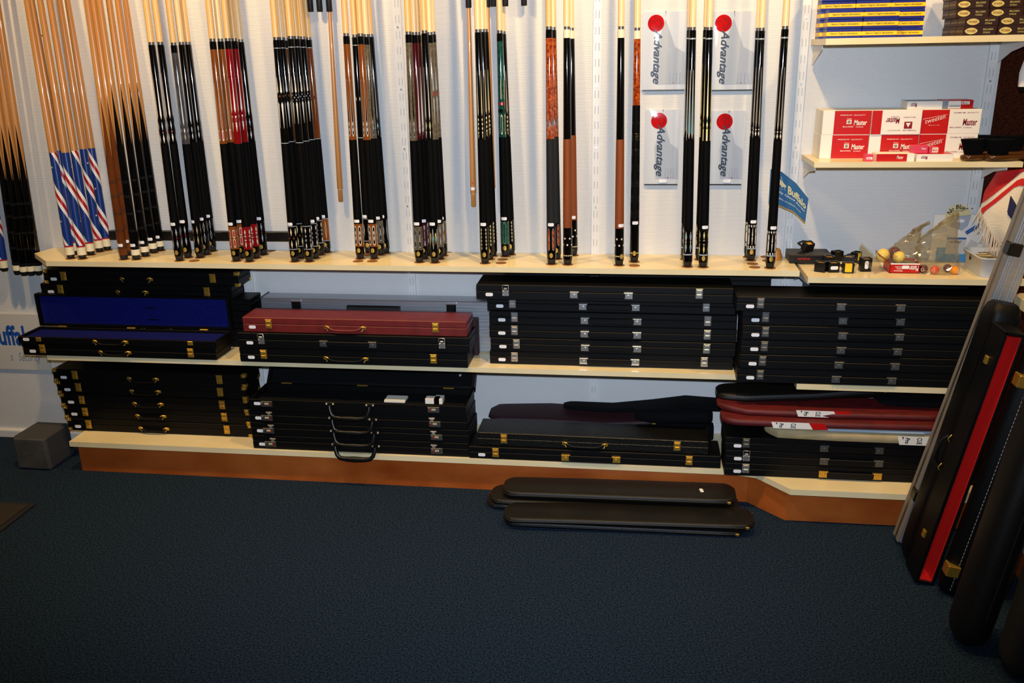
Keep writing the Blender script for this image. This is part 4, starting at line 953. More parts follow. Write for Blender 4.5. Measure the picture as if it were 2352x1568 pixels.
x0, x1 = q2(2100, 2183, 372); sbox('flat white chalk box with a red top in front of the cartons', x0, x1, yq-.020, ZS+.0002, .022, .062, 'paper_white', [], [('Master', 'print_darkred', .2, .5, .18, .5, PI), ('PREMIUM QUALITY', 'print_darkred', .5, .6, .3, .09, PI)], top='print_red')
xq = x0; sbox('pink wrapped chalk block on top of the flat white box', xq-.010, xq+.037, yq+.004, ZS+.0227, .023, .03, 'print_pink', [], [('Master', 'paper_white', .72, .6, .3, .3, 0), ('Quality', 'paper_white', .3, .4, .3, .2, 0)])
sbox('pale pink chalk cube beside the pink block on the flat white box', xq+.040, xq+.067, yq+.002, ZS+.0227, .0185, .026, 'print_pink', [(.3, .95, .1, .9, 'towel_white')], [('Master', 'print_pink', .62, .5, .5, .3, 0)])

# brushes
def brush(label, x, y, rz, bm='bristle', stick=False):
    t = thing('table_brush', label, 'brush', (x, y, ZS+.0003), rz, group='table brushes on the chalk shelf')
    secs = []
    for u, wy, hz in ((-.036, .004, .006), (-.033, .015, .0085), (-.025, .021, .0095), (-.01, .024, .010), (.015, .023, .010), (.035, .016, .009), (.055, .0095, .008), (.10, .009, .0075), (.125, .007, .007), (.128, .002, .003)):
        secs.append(((u, 0, .010), (0, wy, 0), (0, 0, hz)))
    MB().loft(secs, 18, 2.6).build('handle', 'wood_dark', t)
    b = []
    for k in range(6):
        u = k/5; b.append(((0-.002*u, 0, .018+.046*u), (.026+.016*u, 0, 0), (0, .018+.006*u, 0)))
    MB().loft(b, 22, 2.6).build('bristles', bm, t)
    if stick: o = inst('price_sticker', STICK, t, (.044, -.022, .035), (0, 0, .1), (.9, 1, 2.4))
brush('dark brush with brown wood base, left front one on the chalk shelf', PY(2228, 372, -.175).x, -.192, .35)
brush('dark brush with brown handle pointing right at the shelf front', PY(2288, 372, -.2).x, -.204, .10)
brush('dark blue brush behind the left front brush', PY(2262, 345, -.10).x, -.085, .0)
brush('dark blue brush with a white sticker behind the right front brush', PY(2328, 350, -.12).x, -.098, .1, stick=True)

# ================================================================== glove packs on the wall
def pack(label, px0, py0, px1, py1, small):
    a, b = PY(px0, py0, -.006), PY(px1, py1, -.006); w, h = b.x-a.x, a.z-b.z
    t = thing('glove_pack', label, 'glove pack', (a.x, -.006, b.z), group='clear glove packs hanging on the wall')
    obox('insert', .004, w-.004, -.001, .004, .004, h-.004, 'pack_sheet', t)
    gm = MB(); poly(gm, [(.50*w, .90*h), (.72*w, .55*h), (.93*w, .48*h), (.97*w, .08*h), (.35*w, .08*h), (.30*w, .5*h)], -.0013); gm.build('glove', 'glove_grey', t, fix=False)
    cx, cz = (.30*w if not small else .40*w), .845*h; r = .0262
    d = MB(); disc(d, cx, -.0018, cz, r, r, 32); d.build('logo_disc', 'logo_red', t, fix=False)
    k = MB()
    for q in ([(-.9, .1), (-.3, .35), (.1, -.25), (-.1, -.55)], [(-.2, .7), (.4, .55), (.75, 0), (.5, -.45)], [(.0, .45), (.4, .3), (.55, -.1), (.2, -.5)], [(-.1, -.6), (.3, -.65), (.55, -.45)]):
        k.tube([(cx+x*r, -.0020, cz+z*r) for x, z in q], .0006, 5)
    k.build('hand_mark', 'print_black', t); t.children[-1]['kind'] = 'stuff'
    lettering('Advantage', 'print_black', t, cx+.004, -.0026, .43*h if not small else .46*h, .68*h, .034, .35, .018, -PI/2)
    for i, (s_, v) in enumerate((('Small', .08), ('Medium', .16), ('Large', .24), ('X-Large', .32))):
        lettering(s_, 'print_grey', t, w-.012-v*w*.9, -.0016, .17*h, .026, .005, 0, 0, -PI/2, 'small_print')['kind'] = 'stuff'
        obox('tick_box', w-.0145-v*w*.9, w-.010-v*w*.9, -.0018, -.0012, .095*h, .108*h, ('print_grey', 'print_grey', 'print_darkred', 'print_grey')[i], t)
    MB().box(.05*w, .95*w, -.004, .003, .0, .016*h, .001).build('dark_strip', 'black_plastic', t)
    n = 10; m = MB(); vs = []; fs = []
    for j in range(n+1):
        for i in range(n+1):
            u, v = i/n, j/n; e = min(u, 1-u, v, 1-v); vs.append((u*w, -.003-.004*min(1, e*6)+random.uniform(-.0008, .0008)*(e > 0)-(.008*max(0, .12-v)), v*h))
    for j in range(n):
        for i in range(n): q = j*(n+1)+i; fs.append((q, q+1, q+n+2, q+n+1))
    m.add(vs, fs, True); m.build('film', 'clear_film', t, fix=False)
    MB().tube([(w*.5, .006, h-.006), (w*.5, -.012, h-.006), (w*.5, -.014, h-.002)], .0012, 6).build('hook', 'gold', t)
    if small: inst('price_sticker', STICK, t, (.55*w, -.006, .06*h))
pack('large clear glove pack with red disc, upper left beside the amber cue', 1475, 25, 1577, 208, False)
pack('large clear glove pack with red disc, upper right half behind the gold spear cue', 1628, 25, 1734, 208, False)
pack('small clear glove pack with red disc, lower left beside the ringed grip', 1480, 250, 1560, 425, True)
pack('small clear glove pack with red disc, lower right beside the gold spear cue', 1632, 252, 1706, 425, True)

# ================================================================== blue curled card
top = [(1770, 388, -.045), (1795, 394, -.060), (1828, 420, -.080), (1857, 456, -.100)]; bot = [(1765, 470, -.045), (1792, 475, -.060), (1824, 489, -.080), (1849, 513, -.100)]
def card(u, v, off=0.0):
    k = min(2, int(u*3)); fr = u*3-k
    def P(l): a, b = PY(*l[k]), PY(*l[k+1]); return a.lerp(b, fr)
    p = P(bot).lerp(P(top), v); return p+Vector((-.35, -.9, .1))*off
t = thing('curled_card', 'curled blue advertising card with a buffalo emblem behind the rightmost cue', 'card')
def sheet(off, mk, nm, v0=0, v1=1, n=15):
    m = MB(); vs = []; fs = []
    for j in range(2):
        for i in range(n+1): vs.append(card(i/n, (v0, v1)[j], off))
    for i in range(n): fs.append((i, i+1, n+2+i, n+1+i))
    m.add(vs, fs, True); return m.build(nm, mk, t, fix=False)
sheet(0.0008, 'flag_card', 'card_face'); sheet(0, 'card_back', 'card_back'); sheet(0.0013, 'card_back', 'gilt_edge', 0, .04)
def card_text(body, u0, u1, v0, v1, mk='paper_white', sh=0.0, bo=0.0):
    vs, fs = text_mesh(body, sh, bo); m = MB(); m.add([card(u0+(a+.5)*(u1-u0), v0+(b+.5)*(v1-v0), .0016) for a, b in vs], fs); m.build('lettering', mk, t, fix=False)
card_text('Buffalo', .50, .97, .50, .75, 'inlay_cream', 0, .03); card_text('Quality Glove Series', .10, .95, .36, .46, 'paper_white', .3); card_text('buffalo-products.com', .22, .85, .20, .26)
m = MB(); m.add([card(u, v, .0016) for u, v in ((.16, .70), (.20, .76), (.30, .78), (.38, .73), (.46, .70), (.44, .63), (.38, .61), (.36, .56), (.33, .62), (.25, .63), (.22, .57), (.19, .63), (.16, .64))], [tuple(range(13))]); m.build('buffalo_emblem', 'inlay_cream', t, fix=False)
m = MB(); m.tube([card(u, v, .0016) for u, v in ((.16, .54), (.44, .54), (.33, .86), (.20, .74))], .0006, 5); m.build('triangle_outline', 'paper_white', t)

# ================================================================== things on the cue-side shelf at the right
ZQ = ZRR+.0002
t = thing('wooden_dome', 'orange wooden dome on the shelf behind the rightmost cue', 'wooden dome', (PY(1781, 603, -.06).x, -.058, ZR+.0003))
MB().lathe([(.020, 0), (.021, .004), (.0195, .018), (.017, .022), (.016, .030), (.012, .036), (.004, .039)], 20).build('dome', 'wood_orange', t)
xa = PY(1811, 601, -.10).x
t = thing('flat_box', 'flat dark box with red lettering on the shelf behind the chalk holders', 'box', (xa, -.118, ZR+.0003))
MB().box(0, .135, 0, .095, 0, .029, .002).build('body', 'black_plastic', t); MB().box(.001, .134, .001, .094, .029, .0305, .0005).build('lid', 'speaker_top', t); lettering('ARTEMIS', 'print_red', t, .045, -.0006, .016, .04, .006, 0, .02)
def holder(label, px, py, rz=0.0, w=.034, d=.024, h=.034, face='black', z=None, y=None, rx=0.0, stick=None):
    p = PZ(px, py, ZQ)
    if y is not None: p = PY(px, py, y)
    t = thing('chalk_holder', label, 'chalk holder', (p.x, p.y+.012, ZQ if z is None else z), rz, group='black and yellow chalk holders'); t.rotation_euler = (rx, 0, rz)
    m = MB(); m.box(-w/2, -w/2+.006, 0, d, 0, h, .001); m.box(w/2-.006, w/2, 0, d, 0, h, .001); m.box(-w/2+.004, w/2-.004, d-.004, d, 0, h, .001); m.box(-w/2+.004, w/2-.004, 0, d, 0, .004, .001)
    if face == 'black': m.box(-w/2+.004, w/2-.004, 0, .004, 0, h*.92, .001)
    m.build('shell', 'black_plastic', t)
    c = MB(); c.box(-w/2+.006, w/2-.006, .001 if face != 'black' else .004, d-.004, .004, h*.86, .0008); c.build('chalk_cube', 'yellow_chalk_cube', t)
    c = MB(); c.lathe([(.0065, h*.861), (.0065, h*.863)], 14, (0, d/2, 0)); c.build('hollow', 'ball_amber', t)
    MB().tube([(-w/2, d*.7, h*.5), (-w/2-.006, d+.012, h*.55), (0, d+.018, h*.6), (w/2+.006, d+.012, h*.55), (w/2, d*.7, h*.5)], .0025, 6).build('clip', 'black_plastic', t)
    if stick == 'h': inst('price_sticker', STICK, t, (0, -.0004, h*.45), None, (.95, 1, .95))
    if stick == 'v': inst('price_sticker', STICK, t, (0, -.0004, h*.5), (0, PI/2, 0))
holder('black chalk holder nearest the cue shelf edge, in front', 1883, 627, -.5)
holder('black chalk holder with a white price sticker at the front', 1917, 628, .12, stick='h')
holder('chalk holder with open yellow front at the shelf edge', 1950, 630, -.05, face='open')
holder('black chalk holder standing apart at the right, sticker set upright', 1991, 626, .1, h=.044, stick='v')
holder('black chalk holder at the left against the flat dark box', 1852, 607, 1.0, face='open', h=.038)
holder('black chalk holder tipped over on top of the flat dark box', 1858, 588, .5, z=ZR+.033, y=-.10, h=.030, rx=.35)
holder('black chalk holder behind the one with the front sticker', 1907, 614, .1)
holder('black chalk holder second row behind the yellow-front one', 1950, 614, -.2)
holder('black chalk holder at the back right near the plastic bags', 1975, 604, .9, face='open')
holder('black chalk holder at the back centre by the wall', 1928, 602, .4)

# red master holder box, balls in clear bags
xa, xb_ = PY(2043, 628, -.225).x, PY(2112, 628, -.225).x
t = thing('chalk_holder_box', 'open red box with upside-down lettering in front of the clear bags', 'box', (xa, -.222, ZQ)); w = xb_-xa; h = .032; d = .075
m = MB(); m.box(0, w, 0, .0015, 0, h); m.box(0, w, d-.0015, d, 0, h); m.box(0, .0015, 0, d, 0, h); m.box(w-.0015, w, 0, d, 0, h); m.box(0, w, 0, d, 0, .0015); m.build('carton', 'print_red', t, fix=False)
obox('white_rim', .001, w-.001, -.0004, .0012, h-.004, h+.0003, 'paper_white', t); obox('inner_tray', .002, w-.002, .002, d-.002, .0015, h-.006, 'carton_grey', t)
lettering('Master', 'paper_white', t, .80*w, -.0008, .5*h, .30*w, .55*h, .1, .02, PI); lettering('PERSONAL', 'paper_white', t, .28*w, -.0008, .25*h, .3*w, .12*h, 0, .01, PI); lettering('CHALK', 'paper_white', t, .32*w, -.0008, .45*h, .2*w, .12*h, 0, .01, PI); lettering('HOLDERS', 'paper_white', t, .30*w, -.0008, .64*h, .26*w, .12*h, 0, .01, PI)
inst('price_sticker', STICK, t, (.52*w, -.001, .62*h), None, (.9, 1, .9))
m = MB(); m.add([(0, .002, h), (0, d-.002, h), (-.030, d, h+.028), (-.034, .004, h+.024)], [(0, 1, 2, 3)]); m.add([(-.0008, .002, h), (-.0008, d-.002, h), (-.031, d, h+.0272), (-.035, .004, h+.0232)], [(3, 2, 1, 0)]); m.build('lid_flap', 'print_darkred', t, fix=False)
def ball(label, px, py, y, r, mk, num=None, zc=None):
    p = PY(px, py, y); z = ZQ+r if zc is None else zc
    t = thing('billiard_ball', label, 'ball', (p.x, y, z), group='balls in the clear bags'); m = MB()
    m.lathe([(max(.0004, r*math.sin(PI*i/14)), -r*math.cos(PI*i/14)) for i in range(15)], 24); m.build('ball', mk, t)
    if num is not None:
        d = MB(); a = num; n = 14; vs = []
        for i in range(n): 
            q = 2*PI*i/n; v = Vector((.40*math.cos(q), -1, .40*math.sin(q))).normalized()*(r+.0003); vs.append((v.x*math.cos(a)-v.y*math.sin(a), v.x*math.sin(a)+v.y*math.cos(a), v.z))
        d.add(vs, [tuple(range(n))]); d.build('number_spot', 'ivory', t, fix=False)
ball('pale yellow ball at the left inside the clear bag', 2029, 580, -.175, .0205, 'ball_cream', zc=ZQ+.048)
ball('pale yellow ball in the clear bag, nearer the red box front', 2066, 583, -.195, .0190, 'ball_cream', zc=ZQ+.046)
ball('dark red ball behind the two pale yellow balls', 2055, 572, -.155, .0190, 'ball_maroon', zc=ZQ+.052)
ball('maroon pool ball at the bottom left of the zip bag', 2121, 618, -.215, .0135, 'ball_maroon', -.5)
ball('orange-red pool ball at the bottom middle of the zip bag', 2147, 620, -.225, .0135, 'ball_orange', -.6)
ball('dark pool ball behind the orange-red ball in the zip bag', 2176, 615, -.195, .0125, 'ball_maroon', 0)
ball('amber pool ball at the bottom right of the zip bag', 2192, 622, -.225, .0135, 'ball_amber', .35)
def film_bag(label, path, mat_='bag_film', name='clear_bag', seed=1, n=26):
    rnd = random.Random(seed); t = thing(name, label, 'plastic bag', path[0][0]); m = MB(); secs = []
    o = Vector(path[0][0])
    for c, hw, ht, tiltv in path: secs.append((Vector(c)-o, Vector((hw, 0, tiltv)), Vector((0, ht, 0))))
    # densify
    ds = []
    for a, b in zip(secs, secs[1:]):
        for k in range(4):
            u = k/4; ds.append((a[0].lerp(b[0], u), a[1].lerp(b[1], u), a[2].lerp(b[2], u)))
    ds.append(secs[-1]); m.loft(ds, n, 2.4)
    m.v = [tuple(Vector(v)+Vector((rnd.uniform(-1, 1), rnd.uniform(-1, 1), rnd.uniform(-.6, .6)))*.0055 if v[2] > .004 else v) for v in m.v]
    m.sm = [False]*len(m.sm)
    m.build('film', mat_, t, fix=False); return t
c1 = PY(2062, 620, -.17).x
film_bag('tied clear plastic bag holding the pale yellow balls', [((c1+.005, -.172, ZQ+.034), .052, .040, 0), ((c1+.004, -.170, ZQ+.050), .056, .040, .002), ((c1+.012, -.165, ZQ+.075), .048, .032, .012), ((c1+.026, -.158, ZQ+.100), .032, .022, .018), ((c1+.044, -.152, ZQ+.122), .012, .010, .010), ((c1+.050, -.150, ZQ+.130), .016, .008, .012), ((c1+.064, -.148, ZQ+.139), .022, .006, .012)], seed=3)
c2 = PY(2150, 625, -.2).x
film_bag('clear zip bag holding the numbered pool balls', [((c2+.004, -.207, ZQ+.001), .056, .034, 0), ((c2+.004, -.205, ZQ+.030), .060, .034, 0), ((c2-.006, -.195, ZQ+.070), .062, .022, .012), ((c2-.008, -.185, ZQ+.105), .060, .013, .030), ((c2-.004, -.178, ZQ+.140), .056, .005, .040), ((c2+.012, -.175, ZQ+.158), .036, .003, .030)], seed=8)
xm = PY(2010, 615, -.2).x
t = thing('clear_pouch', 'flat crumpled clear pouch leaning left of the red box', 'plastic pouch', (xm, -.2, ZQ)); m = MB()
m.loft([((.010, -.02, 0), (.020, .02, 0), (.001, -.002, .002)), ((-.004, .0, .022), (.022, .02, 0), (.003, -.003, .004)), ((-.022, .02, .045), (.020, .02, .006), (.002, -.002, .002)), ((-.044, .03, .078), (.006, .01, .004), (.001, -.001, .001))], 14, 2.5); m.build('film', 'bag_film', t)
# white tub with clear tubes
xa = PY(2247, 640, -.275).x
t = thing('plastic_tub', 'white plastic tub holding clear tubes at the right end of the shelf', 'tub', (xa, -.275, ZQ)); w = .115; d = .165; h = .062
def frus(m, ins, z0, z1, a0, a1): 
    return m.loft([((w/2, d/2, z0), (w/2-ins-a0, 0, 0), (0, d/2-ins-a0, 0)), ((w/2, d/2, z1), (w/2-ins-a1, 0, 0), (0, d/2-ins-a1, 0))], 32, 7)
m = MB(); n = 32
secs = [(0, .010, 0), (.004, .008, 0), (h-.003, 0, 0), (h-.003, -.003, 0), (h, -.003, 0), (h, .003, 0), (.006, .011, 0)]
m.loft([((w/2, d/2, z), (w/2-i, 0, 0), (0, d/2-i, 0)) for z, i, _ in secs], n, 7); m.build('tub', 'bin_plastic', t, fix=False)
TUBE_L = ('leftmost clear tube with a dark cap in the white tub', 'clear tube slanting at the back of the white tub', 'clear tube in the middle of the white tub', 'clear tube along the front of the white tub', 'clear tube at the right end of the white tub')
for i, (x, y, z, a, l) in enumerate(((.032, .080, .050, -.5, .055), (.055, .105, .052, -.45, .05), (.058, .075, .046, .15, .06), (.052, .045, .042, -.1, .07), (.082, .085, .050, -.9, .05))):
    q = thing('clear_tube', TUBE_L[i], 'tube', (xa+x, -.275+y, ZQ+z), a, group='clear tubes in the white tub'); MB().tube([(-l/2, 0, -.004), (l/2, 0, .004)], .0085, 12).build('tube', 'clear_tube', q)
    if i == 0: MB().tube([(-l/2-.008, 0, -.0045), (-l/2+.004, 0, -.004)], .0092, 12).build('cap', 'black_plastic', q)
obox('filling', .014, w-.014, .014, d-.014, .010, .036, 'clear_tube', t)

# display board and towel
def pt(px, py, y): return PY(px, py, y)
bx0, bx1 = pt(2146, 492, -.035).x, 1.262
t = thing('display_board', 'pale display card with round No Blue header leaning behind the white tub', 'display', ((bx0+bx1)/2, -.035, ZQ)); ox = (bx0+bx1)/2
hb = pt(2150, 492, -.035).z-ZQ; obox('board', bx0-ox, bx1-ox+.03, -.004, .002, 0, hb, 'paper_white', t)
pc = pt(2201, 497, -.042); cx, cz = pc.x-ox, pc.z-ZQ; d = MB(); d.lathe([(.040, -.006), (.040, -.0045)], 36, (cx, 0, cz), axis='y'); d.build('round_header', 'header_warm_lit', t)
def arc_text(body, r, a0, a1, hgt, mk):
    vs, fs = text_mesh(body, .3, .02); m = MB(); out = []
    for a, b in vs:
        ang = a0+(a1-a0)*(a+.5); rr = r+hgt*b; out.append((cx+rr*math.cos(ang), -.0066, cz+rr*math.sin(ang)))
    m.add(out, fs); m.build('lettering', mk, t, fix=False)
arc_text('No Blue!', .0315, 2.95, .75, .015, 'print_black'); arc_text('The amazing chalk', .0195, 2.9, .9, .006, 'print_black')
g1 = pt(2206, 515, -.045); bl = MB(); bl.prism([(g1.x-ox-.030, g1.z-ZQ-.006), (g1.x-ox-.012, g1.z-ZQ+.026), (g1.x-ox+.028, g1.z-ZQ+.030), (g1.x-ox+.022, g1.z-ZQ-.004), (g1.x-ox+.006, g1.z-ZQ-.020)], 'y', -.014, -.0066); bl.build('chalk_sample', 'glove_grey', t)
inst('price_sticker', STICK, t, (g1.x-ox-.002, -.0145, g1.z-ZQ+.012), None, (.9, 1, .9))
a, b = pt(2218, 535, -.045), pt(2250, 515, -.045); MB().tube([(a.x-ox, -.013, a.z-ZQ), (b.x-ox, -.013, b.z-ZQ)], .006, 12).build('marker_pen', 'marker_blue', t)
a = pt(2175, 545, -.04); obox('notice', a.x-ox, a.x-ox+.060, -.0062, -.0045, a.z-ZQ-.055, a.z-ZQ, 'board_white', t); obox('notice_header', a.x-ox, a.x-ox+.060, -.0068, -.0062, a.z-ZQ-.006, a.z-ZQ, 'marker_blue', t); lettering('No Blue!', 'print_black', t, a.x-ox+.026, -.0068, a.z-ZQ-.014, .040, .009, .3, .02)
obox('blue_print', bx0-ox+.02, bx1-ox+.02, -.0058, -.0045, 0, .045, 'poster_blue', t)
a = pt(2230, 570, -.05); m = MB().box(-.014, .014, -.001, 0, -.024, .024); o = m.build('tilted_card', 'board_white', t, fix=False); o.location = (a.x-ox, -.0075, a.z-ZQ); o.rotation_euler = (0, .5, 0)

# towel hanging from the shelf bracket, knitted stripes
t = thing('striped_towel', 'white knitted towel with red ends and fringe hanging at the right', 'towel', (1.25, -.2, .85)); o = Vector((1.25, -.2, .85))
L = [(2290, 395), (2262, 440), (2252, 480), (2268, 520), (2298, 562)]; Rr = [(2420, 380), (2410, 440), (2400, 500), (2390, 560), (2380, 610)]
def tw(u, v, off=0.0):
    k = min(3, int(v*4)); fr = v*4-k
    l = (L[k][0]+(L[k+1][0]-L[k][0])*fr, L[k][1]+(L[k+1][1]-L[k][1])*fr); r = (Rr[k][0]+(Rr[k+1][0]-Rr[k][0])*fr, Rr[k][1]+(Rr[k+1][1]-Rr[k][1])*fr)
    return PY(l[0]+(r[0]-l[0])*u, l[1]+(r[1]-l[1])*u, -.215+.018*math.sin(u*7+v*2)-off)-o
def towel_part(nm, mk, u0, u1, v0f, v1f, off=0.0, n=14):
    m = MB(); vs = []; fs = []
    for j in range(n+1):
        for i in range(n+1):
            u = u0+(u1-u0)*i/n; v = v0f(u)+(v1f(u)-v0f(u))*j/n; vs.append(tw(u, max(0, min(1, v)), off))
    for j in range(n):
        for i in range(n): q = j*(n+1)+i; fs.append((q, q+1, q+n+2, q+n+1))
    k = len(vs); vs += [v+Vector((0, .004, 0)) for v in vs]; fs += [tuple(x+k for x in reversed(f_)) for f_ in fs]
    m.add(vs, fs, True); return m.build(nm, mk, t, fix=False)
towel_part('middle', 'towel_white', 0, 1, lambda u: .0, lambda u: 1.0)
cv = lambda u, b: b-.42*min(1, u*2.2)+.05*u
towel_part('red_end', 'towel_red', 0, 1, lambda u: 0, lambda u: max(0, cv(u, .42)), .002)
towel_part('red_stripe', 'towel_red', 0, 1, lambda u: max(0, cv(u, .50)), lambda u: max(.02, cv(u, .58)), .002)
towel_part('red_stripe', 'towel_red', .10, 1, lambda u: min(1, .97-.30*u), lambda u: min(1, 1.02-.30*u), .002)
towel_part('red_end', 'towel_red', .08, 1, lambda u: min(1, 1.07-.34*u), lambda u: 1.0, .002)
towel_part('navy_letter', 'navy_print', .42, .56, lambda u: .30+.9*(u-.42), lambda u: .52+.9*(u-.42), .003)
fr = MB(); rnd = random.Random(2)
for i in range(34):
    v = .45+.55*i/33; p = tw(0.0, v); e = p+Vector((rnd.uniform(-.03, .006)*(1.2-v), -.004, -.03-.045*v*rnd.uniform(.6, 1)))
    fr.tube([p, p.lerp(e, .5)+Vector((rnd.uniform(-.004, .004), -.003, .006)), e], [.0016, .0014, .0008], 5)
fr.build('fringe', 'fringe', t)
# white and black hanging thing under the top shelf
p = PY(2362, 130, -.16); t = thing('hanging_glove', 'white and black rounded glove hanging under the top shelf at the right edge', 'glove', (p.x, -.16, p.z-.085))
MB().loft([((0, 0, -.012), (.010, 0, 0), (0, .006, 0)), ((0, 0, 0), (.016, 0, 0), (0, .010, 0))], 16, 2.4).build('cuff', 'black_cloth', t)
MB().loft([((0, 0, 0), (.016, 0, 0), (0, .010, 0)), ((.004, 0, .04), (.022, 0, 0), (0, .012, 0)), ((.01, 0, .085), (.018, 0, 0), (0, .010, 0)), ((.012, 0, .106), (.012, 0, 0), (0, .006, 0))], 16, 2.4).build('body', 'paper_white', t)

# ================================================================== soft bags and sleeves
def soft(label, pts, wv_y, th, body, name='soft_cue_case', zip_=True, group=None, tilt=0.0, ex=5.0, cat='case'):
    """flat soft case lying along x: pts = (x, y centre, z centre, half width)"""
    o = Vector((pts[0][0], pts[0][1], pts[0][2]-th)); t = thing(name, label, cat, o, group=group); m = MB(); zp = []
    ds = []
    for (a, b) in zip(pts, pts[1:]):
        for k in range(8): ds.append(tuple(a[i]+(b[i]-a[i])*k/8 for i in range(4)))
    ds.append(pts[-1]); n = len(ds)
    L = ds[-1][0]-ds[0][0]; secs = []
    for i, (x, y, z, hw) in enumerate(ds):
        e = min(x-ds[0][0], ds[-1][0]-x); q = min(1, max(.10, math.sqrt(max(0, 1-(1-min(1, e/.04))**2)))); tq = .60+.40*q
        secs.append((Vector((x, y, z))-o, Vector((0, hw*(.50+.50*q), hw*q*tilt)), Vector((0, -tilt*th*.5*tq, th*tq))))
        zp.append(Vector((x, y-hw*(.50+.50*q)-.0005, z-hw*q*tilt))-o)
    m.loft(secs, 20, ex); m.build('body', body, t)
    if zip_:
        MB().tube(zp, .0022, 6).build('piping', 'black_rubber', t)
        p = zp[int(n*.78)]; obox('zip_pull', p.x-.006, p.x+.006, p.y-.004, p.y+.001, p.z-.004, p.z+.004, 'gold', t, .001)
    return t
# on the lowest shelf behind the crocodile case
soft('burgundy soft case lying behind the crocodile-grain case', [(-.37, -.085, .218, .055), (-.15, -.085, .224, .065), (.05, -.085, .218, .065), (.20, -.085, .226, .06), (.42, -.09, .248, .05)], 1, .009, 'burgundy_soft', zip_=True, tilt=.1)
soft('black soft case with a bent strap lying on the burgundy one', [(-.10, -.06, .246, .030), (.08, -.06, .243, .035), (.22, -.07, .260, .05), (.34, -.075, .280, .055), (.50, -.08, .276, .05)], 1, .007, 'black_cloth', zip_=False)
soft('crumpled black cloth bag behind the right end of the crocodile case', [(.16, -.115, .238, .02), (.24, -.125, .246, .04), (.33, -.13, .255, .045), (.43, -.12, .250, .04)], 1, .026, 'black_cloth', zip_=False, ex=2.2)
soft('dark pile of folded soft cases behind the crocodile-grain case', [(-.30, -.075, .171, .05), (.1, -.075, .171, .06), (.44, -.075, .171, .05)], 1, .040, 'black_cloth', zip_=False, ex=4)
# on the three right cases: beige, red, red, black
def header(t, cx, cy, cz, w, h, dy=-.001):
    m = MB(); m.add([(cx-w/2, cy, cz-h/2), (cx+w*.22, cy, cz-h/2), (cx+w*.14, cy, cz+h/2), (cx-w/2-.008, cy, cz+h/2)], [(0, 1, 2, 3)]); m.build('white_label', 'paper_white', t, fix=False)
    m = MB(); m.add([(cx+w*.22, cy, cz-h/2), (cx+w/2, cy, cz-h/2), (cx+w*.42, cy, cz+h/2), (cx+w*.14, cy, cz+h/2)], [(0, 1, 2, 3)]); m.build('red_label', 'print_red', t, fix=False)
    lettering('CUE', 'print_black', t, cx-w*.14, cy-.0005, cz, h*.75, .016, 0, .02, -PI/2); lettering('Pro', 'print_black', t, cx-w*.36, cy-.0005, cz, h*.7, .014, .2, .03, -PI/2)
    m = MB(); poly(m, [(cx-w*.47, cz+h*.42), (cx-w*.43, cz+h*.42), (cx-w*.44, cz+h*.1)], cy-.0005); m.build('label_mark', 'print_darkred', t, fix=False)
yb_ = -.285
def zof(px, py): return PY(px, py, -.36).z
gz = 'bags lying on the three right cases'
tb = soft('beige canvas bag with a white and red label on the right cases', [(.585, yb_, ZH+.019, .03), (.62, yb_, ZH+.0195, .065), (.80, yb_, ZH+.020, .075), (1.15, yb_, ZH+.020, .075)], 1, .0185, 'beige_canvas', zip_=False, group=gz)
header(tb, .49, -.0770, .0185, .165, .030)
soft('folded pale blue cloth peeking out between the beige and red bags', [(.72, -.33, ZH+.0435, .02), (.78, -.33, ZH+.0435, .03), (1.1, -.33, ZH+.0435, .03)], 1, .0055, 'pale_blue_cloth', zip_=False, name='folded_cloth', group=gz, cat='cloth')
tr = soft('lower red satin bag with a white and red label', [(.44, -.30, ZH+.058, .05), (.50, -.30, ZH+.058, .06), (.80, -.29, ZH+.060, .075), (1.15, -.285, ZH+.062, .075)], 1, .0125, 'red_satin', zip_=False, group=gz)
header(tr, .245, -.068, .0135, .17, .022)
tr2 = soft('upper red satin bag with a white and red label under the black case', [(.43, -.25, ZH+.084, .04), (.52, -.26, ZH+.081, .065), (.80, -.262, ZH+.083, .075), (1.16, -.255, ZH+.084, .075)], 1, .0118, 'red_satin', zip_=False, group=gz)
header(tr2, .335, -.0850, .0165, .17, .022)
soft('dark soft case lying on the red bags at the far right', [(.95, -.20, ZH+.100, .06), (1.1, -.20, ZH+.104, .07), (1.22, -.20, ZH+.106, .06)], 1, .012, 'black_cloth', zip_=False, group=gz)
soft('black soft case on top of the red bags, its right end raised', [(.43, -.20, ZH+.102, .05), (.52, -.20, ZH+.104, .065), (.75, -.18, ZH+.112, .065), (.95, -.165, ZH+.128, .06), (1.12, -.16, ZH+.146, .05)], 1, .0150, 'black_leather_soft', zip_=True, group=gz)
# a white box end behind, under the right middle shelf
t = obox('white_box', 1.10, 1.22, -.07, -.004, ZB+.0003, ZB+.27, 'paper_white', None, .001); tag(t, 'white upright box by the wall behind the raised soft case', 'box')
